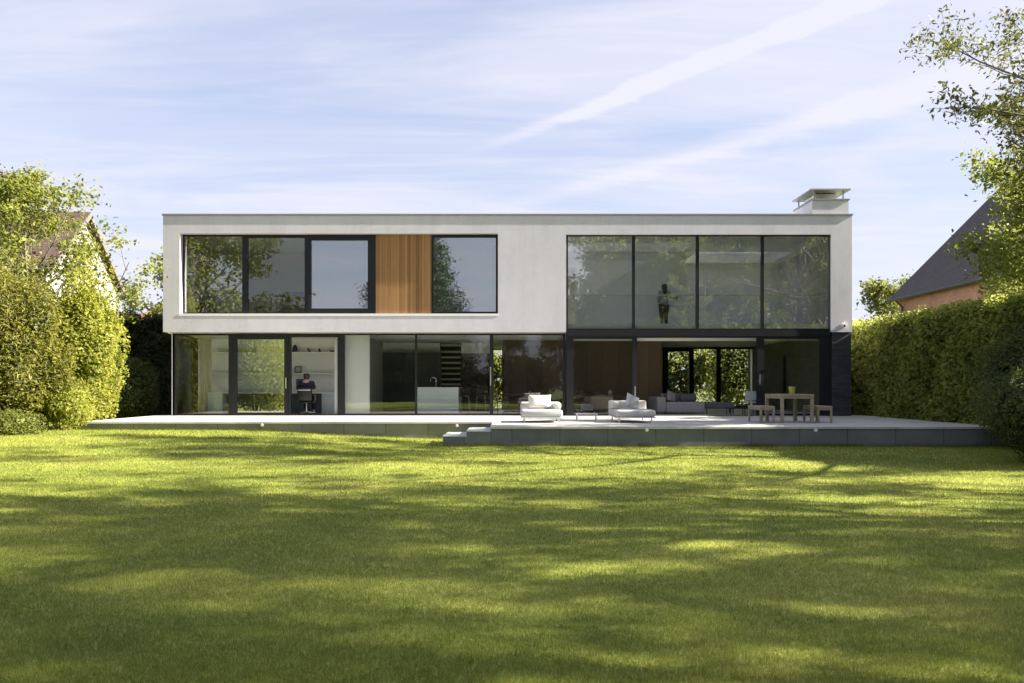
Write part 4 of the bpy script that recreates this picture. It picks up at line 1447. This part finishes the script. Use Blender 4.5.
MB().tube([(E - .1, y0, ze - .02), (E - .1, y1, ze - .02)], .07, 8).build('gutter', M['black'], t)
MB().tube([(E - .08, y1 - .9, ze - .05), (E + .27, y1 - .9, ze - .4), (E + .27, y1 - .9, -.6)], .05, 8).build('drainpipe', M['black'], t)
wn = MB().box(E + .3, E + .34, 8.2, 9.6, 3.3, 4.6).build('window', M['white'], t)
bx('pane', M['glassb'], wn, E + .27, E + .298, 8.3, 9.5, 3.4, 4.5)

M['greybd'] = mat('bargeboard_paint', (.11, .10, .095), .7, .1)
# gabled house on the left
t = thing('gabled_house', 'white gabled house with brown tiled roof behind the left tree', 'house', (X(84, 18), 18.0, -.6), R(2))
gw, gh, ge, ln_ = 3.9, Z(213, 18) + .6, 8.0, 9.0
# local: gable end faces +x, ridge runs along -x
mb = MB(); mb.prism([(0, -gw, 0), (0, gw, 0), (0, gw, ge), (0, 0, gh - .25), (0, -gw, ge)], (-ln_, 0, 0)); mb.build('wall', mat('cream_wall', (.27, .255, .235), .8, .1), t)
for s in (-1, 1):
    k_ = (gh - ge) / gw * .4
    mb = MB(); mb.prism([(.35, s * (gw + .35), ge - k_ - .12), (.35, 0, gh - .12), (.35, 0, gh + .06), (.35, s * (gw + .42), ge - k_ + .04)], (-ln_ - .7, 0, 0))
    mb.build('roof', M['browntile'], t)
    mb = MB(); mb.prism([(.36, s * (gw + .36), ge - k_ - .28), (.36, 0, gh - .30), (.36, 0, gh + .04), (.36, s * (gw + .40), ge - k_ + .02)], (.05, 0, 0))
    mb.build('bargeboard', M['greybd'], t)
wn = MB().box(.002, .04, -.6, .6, 5.3, 6.7).build('window', M['white'], t)
bx('pane', M['glassb'], wn, .041, .06, -.5, .5, 5.4, 6.6)

# bungalow roof far behind
t = thing('distant_house', 'distant house with low orange tiled hip roof behind the back hedge', 'house', (X(152, 34), 34, -.6))
mb = MB(); mb.box(-1.9, 7, 0, 7, 0, 6.4); mb.build('wall', M['brick'], t)
hh = Z(292, 37) + .6; eh = 6.35
mb = MB()
A, B_, C_, D_ = (-2.4, -.4, eh), (7.4, -.4, eh), (7.4, 7.4, eh), (-2.4, 7.4, eh)
E_, F_ = (1.0, 3.5, hh), (4.5, 3.5, hh)
for q in ((A, B_, F_, E_), (B_, C_, F_), (C_, D_, E_, F_), (D_, A, E_), (D_, C_, B_, A)):
    mb.poly(q)
bmesh.ops.remove_doubles(mb.bm, verts=mb.bm.verts, dist=.001)
mb.build('roof', M['terracotta'], t)

# ------------------------------------------------------------------ hedges and shrubs
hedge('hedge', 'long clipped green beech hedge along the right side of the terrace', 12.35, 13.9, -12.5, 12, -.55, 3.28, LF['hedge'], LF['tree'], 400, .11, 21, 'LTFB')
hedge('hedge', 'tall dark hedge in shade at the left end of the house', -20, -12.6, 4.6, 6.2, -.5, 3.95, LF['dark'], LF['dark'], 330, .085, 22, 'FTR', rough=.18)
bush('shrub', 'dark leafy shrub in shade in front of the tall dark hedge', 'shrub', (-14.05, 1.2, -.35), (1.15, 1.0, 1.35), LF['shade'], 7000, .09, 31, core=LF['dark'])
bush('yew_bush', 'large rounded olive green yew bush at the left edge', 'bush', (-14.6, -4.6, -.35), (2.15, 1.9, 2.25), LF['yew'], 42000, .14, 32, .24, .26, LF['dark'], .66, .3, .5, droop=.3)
bush('shrub', 'bright yellow green shrub catching the sun beside the terrace end', 'shrub', (-12.95, -3.4, -.35), (1.0, 1.0, 2.4), LF['lime'], 13000, .105, 33, .34, .55, LF['hedge'], .7)
bush('shrub', 'smaller yellow green shrub between the yew and the terrace end', 'shrub', (-12.75, -4.7, -.35), (.65, .6, .75), LF['lime'], 5000, .075, 34, .3, .5, LF['hedge'], .6)
bush('shrub', 'sunlit yellow green shrub beside the lawn, seen only mirrored in the study door', 'shrub', (-12.7, -11.6, -.5), (1.6, 1.5, 2.4), LF['lime'], 12000, .13, 44, .34, .55, LF['hedge'], .65)
bush('shrub', 'broad olive shrub beside the lawn, seen only mirrored in the study window', 'shrub', (-16.5, -13.0, -.5), (1.8, 1.6, 2.2), LF['olive'], 9000, .14, 45, .34, .55, LF['dark'], .65)
bush('groundcover_plant', 'low pale green groundcover plant at the lawn edge under the yew', 'plant', (-13.2, -6.6, -.36), (.9, .6, .36), LF['olive'], 3500, .08, 35, .3, .5, LF['hedge'], .5, stem=False)
bush('groundcover_plant', 'low groundcover plant at the far left corner of the lawn', 'plant', (-14.3, -7.6, -.4), (1.0, .7, .45), LF['olive'], 3500, .08, 36, .3, .5, LF['hedge'], .5, stem=False)
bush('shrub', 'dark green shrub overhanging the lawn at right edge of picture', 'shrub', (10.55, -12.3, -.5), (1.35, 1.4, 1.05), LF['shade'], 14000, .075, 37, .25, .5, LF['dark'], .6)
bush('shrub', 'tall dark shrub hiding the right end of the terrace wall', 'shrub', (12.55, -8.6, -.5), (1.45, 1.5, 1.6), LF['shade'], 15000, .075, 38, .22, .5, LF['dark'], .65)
bush('shrub', 'green shrub behind the house seen through the rear glass doors', 'shrub', (8.6, 15.5, -.5), (2.2, 1.2, 2.6), LF['hedge'], 9000, .12, 39, .3, .5, LF['dark'], .6)
bush('shrub', 'sunlit tall shrub behind the house, right in the rear glass doors', 'shrub', (12.5, 17.5, -.5), (2.6, 1.5, 2.6), LF['tree'], 9000, .13, 40, .3, .5, LF['dark'], .6)
bush('shrub', 'tall shrub behind the house seen at the end of the hall', 'shrub', (-1.2, 15.5, -.5), (2.2, 1.2, 2.0), LF['lime'], 6000, .12, 41, .3, .5, LF['dark'], .6)

# ------------------------------------------------------------------ trees
# right: open ash-like tree leaning into the picture
m1 = tree_meshes('ash', 7, LF['ash'], M['bark2'], lsize=.105, per=34, clump=.16, aspect=.42, keep=.72,
                 height=9.9, spread=5.3, t0=.40, limbs=17, subs=8, twigs=4, up=.45, trunk_r=.19, asc=.25)
place_tree('ash_tree', 'open branched ash tree reaching in at the top right corner', m1, (14.9, -12.0, -.5), R(180), 1.25)
m2 = tree_meshes('maple', 8, LF['tree'], M['bark'], lsize=.12, per=30, clump=.22, aspect=.6,
                 height=6.6, spread=3.4, t0=.32, limbs=13, subs=6, twigs=4, up=.4, trunk_r=.14, asc=.2)
place_tree('maple_tree', 'leafy green tree rising behind the right hedge before the brick house', m2, (16.7, -5.4, -.5), R(40), 1.14)
# left: loose leafy tree and purple tree
m3 = tree_meshes('lime_tree', 13, LF['spring'], M['bark2'], lsize=.13, per=22, clump=.22, aspect=.6, keep=.55,
                 height=8.2, spread=3.3, t0=.22, limbs=18, subs=6, twigs=4, up=.5, trunk_r=.14, asc=.5, prof=lambda q: 1.15 * (1 - q) ** .8 + .22)
place_tree('lime_tree', 'loose yellow green tree rising above the yew on the left', m3, (-16.0, -1.4, -.5), R(200), 1.0)
m4 = tree_meshes('plum', 17, LF['purple'], M['bark'], lsize=.12, per=14, clump=.2, aspect=.6, keep=.5,
                 height=8.9, spread=2.8, t0=.3, limbs=11, subs=5, twigs=4, up=.6, trunk_r=.12, asc=.6)
place_tree('plum_tree', 'purple leaved plum tree at the far left edge', m4, (-18.9, .8, -.5), 0, 1.02)
m5 = tree_meshes('far', 23, LF['olive'], M['bark'], lsize=.22, per=16, clump=.35, aspect=.7,
                 height=8.6, spread=3.2, t0=.25, limbs=11, subs=5, twigs=3, up=.5, trunk_r=.16, asc=.4)
place_tree('distant_tree', 'pale distant tree just right of the white house', m5, (25.2, 28, -.6), 0, 1.0)
place_tree('distant_tree', 'distant tree peeping out at the left side of the white house', m5, (-23.0, 26, -.6), R(70), 1.15)

# tall shade trees on the right of the lawn and round the far end of the garden
s1 = tree_meshes('s1', 41, LF['tree'], M['bark'], lsize=.17, per=26, clump=.17, aspect=.6, keep=.205,
                 height=17, spread=6.0, t0=.2, limbs=18, subs=7, twigs=4, up=.5, trunk_r=.3, asc=.3)
s2 = tree_meshes('s2', 43, LF['tree'], M['bark'], lsize=.17, per=26, clump=.17, aspect=.6, keep=.205,
                 height=15, spread=5.5, t0=.18, limbs=18, subs=7, twigs=4, up=.5, trunk_r=.28, asc=.3)
lab = 'tall leafy tree outside the picture, shading the lawn from the right'
SH = [(17.2, -19.8, .95, 0, s1), (17.0, -24.6, .95, 120, s2), (18.0, -29.5, 1.0, 220, s1), (22.0, -20.0, 1.08, 260, s2), (22.5, -25.4, 1.1, 310, s1), (22.0, -31, 1.05, 45, s2),
      (28.5, -21.6, 1.32, 200, s2), (16.0, -36, .9, 10, s2), (34.0, -22.5, 1.4, 150, s1)]
for x_, y_, s_, a_, ms in SH:
    place_tree('shade_tree', lab, ms, (x_, y_, -.6), R(a_), s_, 'tall trees shading the lawn')

m6 = tree_meshes('b1', 51, LF['olive'], M['bark'], lsize=.42, per=18, clump=.6, aspect=.7,
                 height=19, spread=8, t0=.12, limbs=18, subs=5, twigs=4, up=.4, trunk_r=.35, asc=.25)
lab2 = 'tall tree beyond the far lawn end, seen only reflected in the glass'
g2 = 'trees reflected in the glass'
BT = [(-33, -58, 1.05, 0), (-41, -64, 1.1, 60), (-25, -68, .58, 110), (-19, -62, .5, 210), (14.5, -60, 1.0, 150), (23, -66, 1.15, 90), (31, -58, 1.1, 20), (-28, -54, .45, 20), (40, -60, 1.1, 50), (19, -52, .85, 250),
      (27, -48, .95, 310), (11, -70, .6, 33), (-9, -68, .48, 12), (0, -66, .42, 84), (48, -55, 1.1, 0), (6, -63, .45, 140), (11.5, -64, 1.0, 280), (18, -67, 1.2, 170), (24.5, -57, 1.15, 225), (15, -54, .85, 75)]
for x_, y_, s_, a_ in BT:
    place_tree('broadleaf_tree', lab2, m6, (x_, y_, -.6), R(a_), s_, g2)


def conifer(seed, h, r):
    rng = np.random.default_rng(seed)
    mb = MB(); mb.tube([(0, 0, 0), (0, 0, h * .5), (0, 0, h * .98)], [.35, .2, .03], 8, False)
    PP = []
    z = 1.2; az = 0
    while z < h * .98:
        q = 1 - z / h
        for k in range(7):
            az += 2.4
            ln = r * q * rng.uniform(.75, 1.15)
            n = int(18 + 55 * ln)
            t_ = rng.random(n) ** .6
            c = np.stack([np.cos(az) * t_ * ln, np.sin(az) * t_ * ln, z + .15 * ln * t_ - .38 * ln * t_ ** 2], 1)
            c += rng.normal(size=c.shape) * np.array([.28, .28, .16]) * (0.4 + ln * .22)
            PP.append(c)
            mb.tube([(0, 0, z), (math.cos(az) * ln * .9, math.sin(az) * ln * .9, z - .2 * ln)], [.05, .015], 4, False)
        z += .42
    tr = mb.build('trunk', M['bark'], None)
    v, f = leaf_arrays(np.concatenate(PP), .34, rng, .3, .3, droop=.5)
    return tr, from_np('crown', v, f, LF['conifer'])


cm = conifer(61, 26, 10.0)
place_tree('conifer_tree', 'tall dark conifer seen as a reflection in the upstairs windows', cm, (-10.8, -60, -.6), 0, 1.0)
# reflected shrubs along the far end of the lawn
for k, (x_, y_, rx_, rz_, lf) in enumerate(((-27, -50, 3.2, 2.6, 'lime'), (-20, -54, 3.0, 2.2, 'tree'), (-8, -56, 4.2, 2.3, 'olive'), (1, -57, 4.4, 2.4, 'tree'),
                                            (10, -55, 4.0, 2.2, 'tree'), (19, -54, 4.0, 2.3, 'olive'), (-34, -48, 3.2, 2.8, 'olive'))):
    bush('shrub', 'shrub at the far lawn end, seen only reflected in the glass', 'shrub', (x_, y_, -.55), (rx_, 2.0, rz_), LF[lf], 5500, .26, 70 + k, .25, .6, LF['dark'], .6,
         group='shrubs reflected in the glass')

# ------------------------------------------------------------------ render settings
SC.view_settings.view_transform = 'Standard'
SC.view_settings.look = 'None'
SC.view_settings.gamma = 1.0
SC.view_settings.exposure = 2.3
SC.view_settings.use_curve_mapping = False
SC.render.engine = 'CYCLES'
cy = SC.cycles
cy.max_bounces = 10; cy.diffuse_bounces = 4; cy.glossy_bounces = 4; cy.transmission_bounces = 6; cy.transparent_max_bounces = 24
cy.use_denoising = True
try:
    cy.denoiser = 'OPENIMAGEDENOISE'
    cy.denoising_prefilter = 'ACCURATE'
except Exception:
    pass
cy.sample_clamp_indirect = 6.0
cy.caustics_reflective = False; cy.caustics_refractive = False
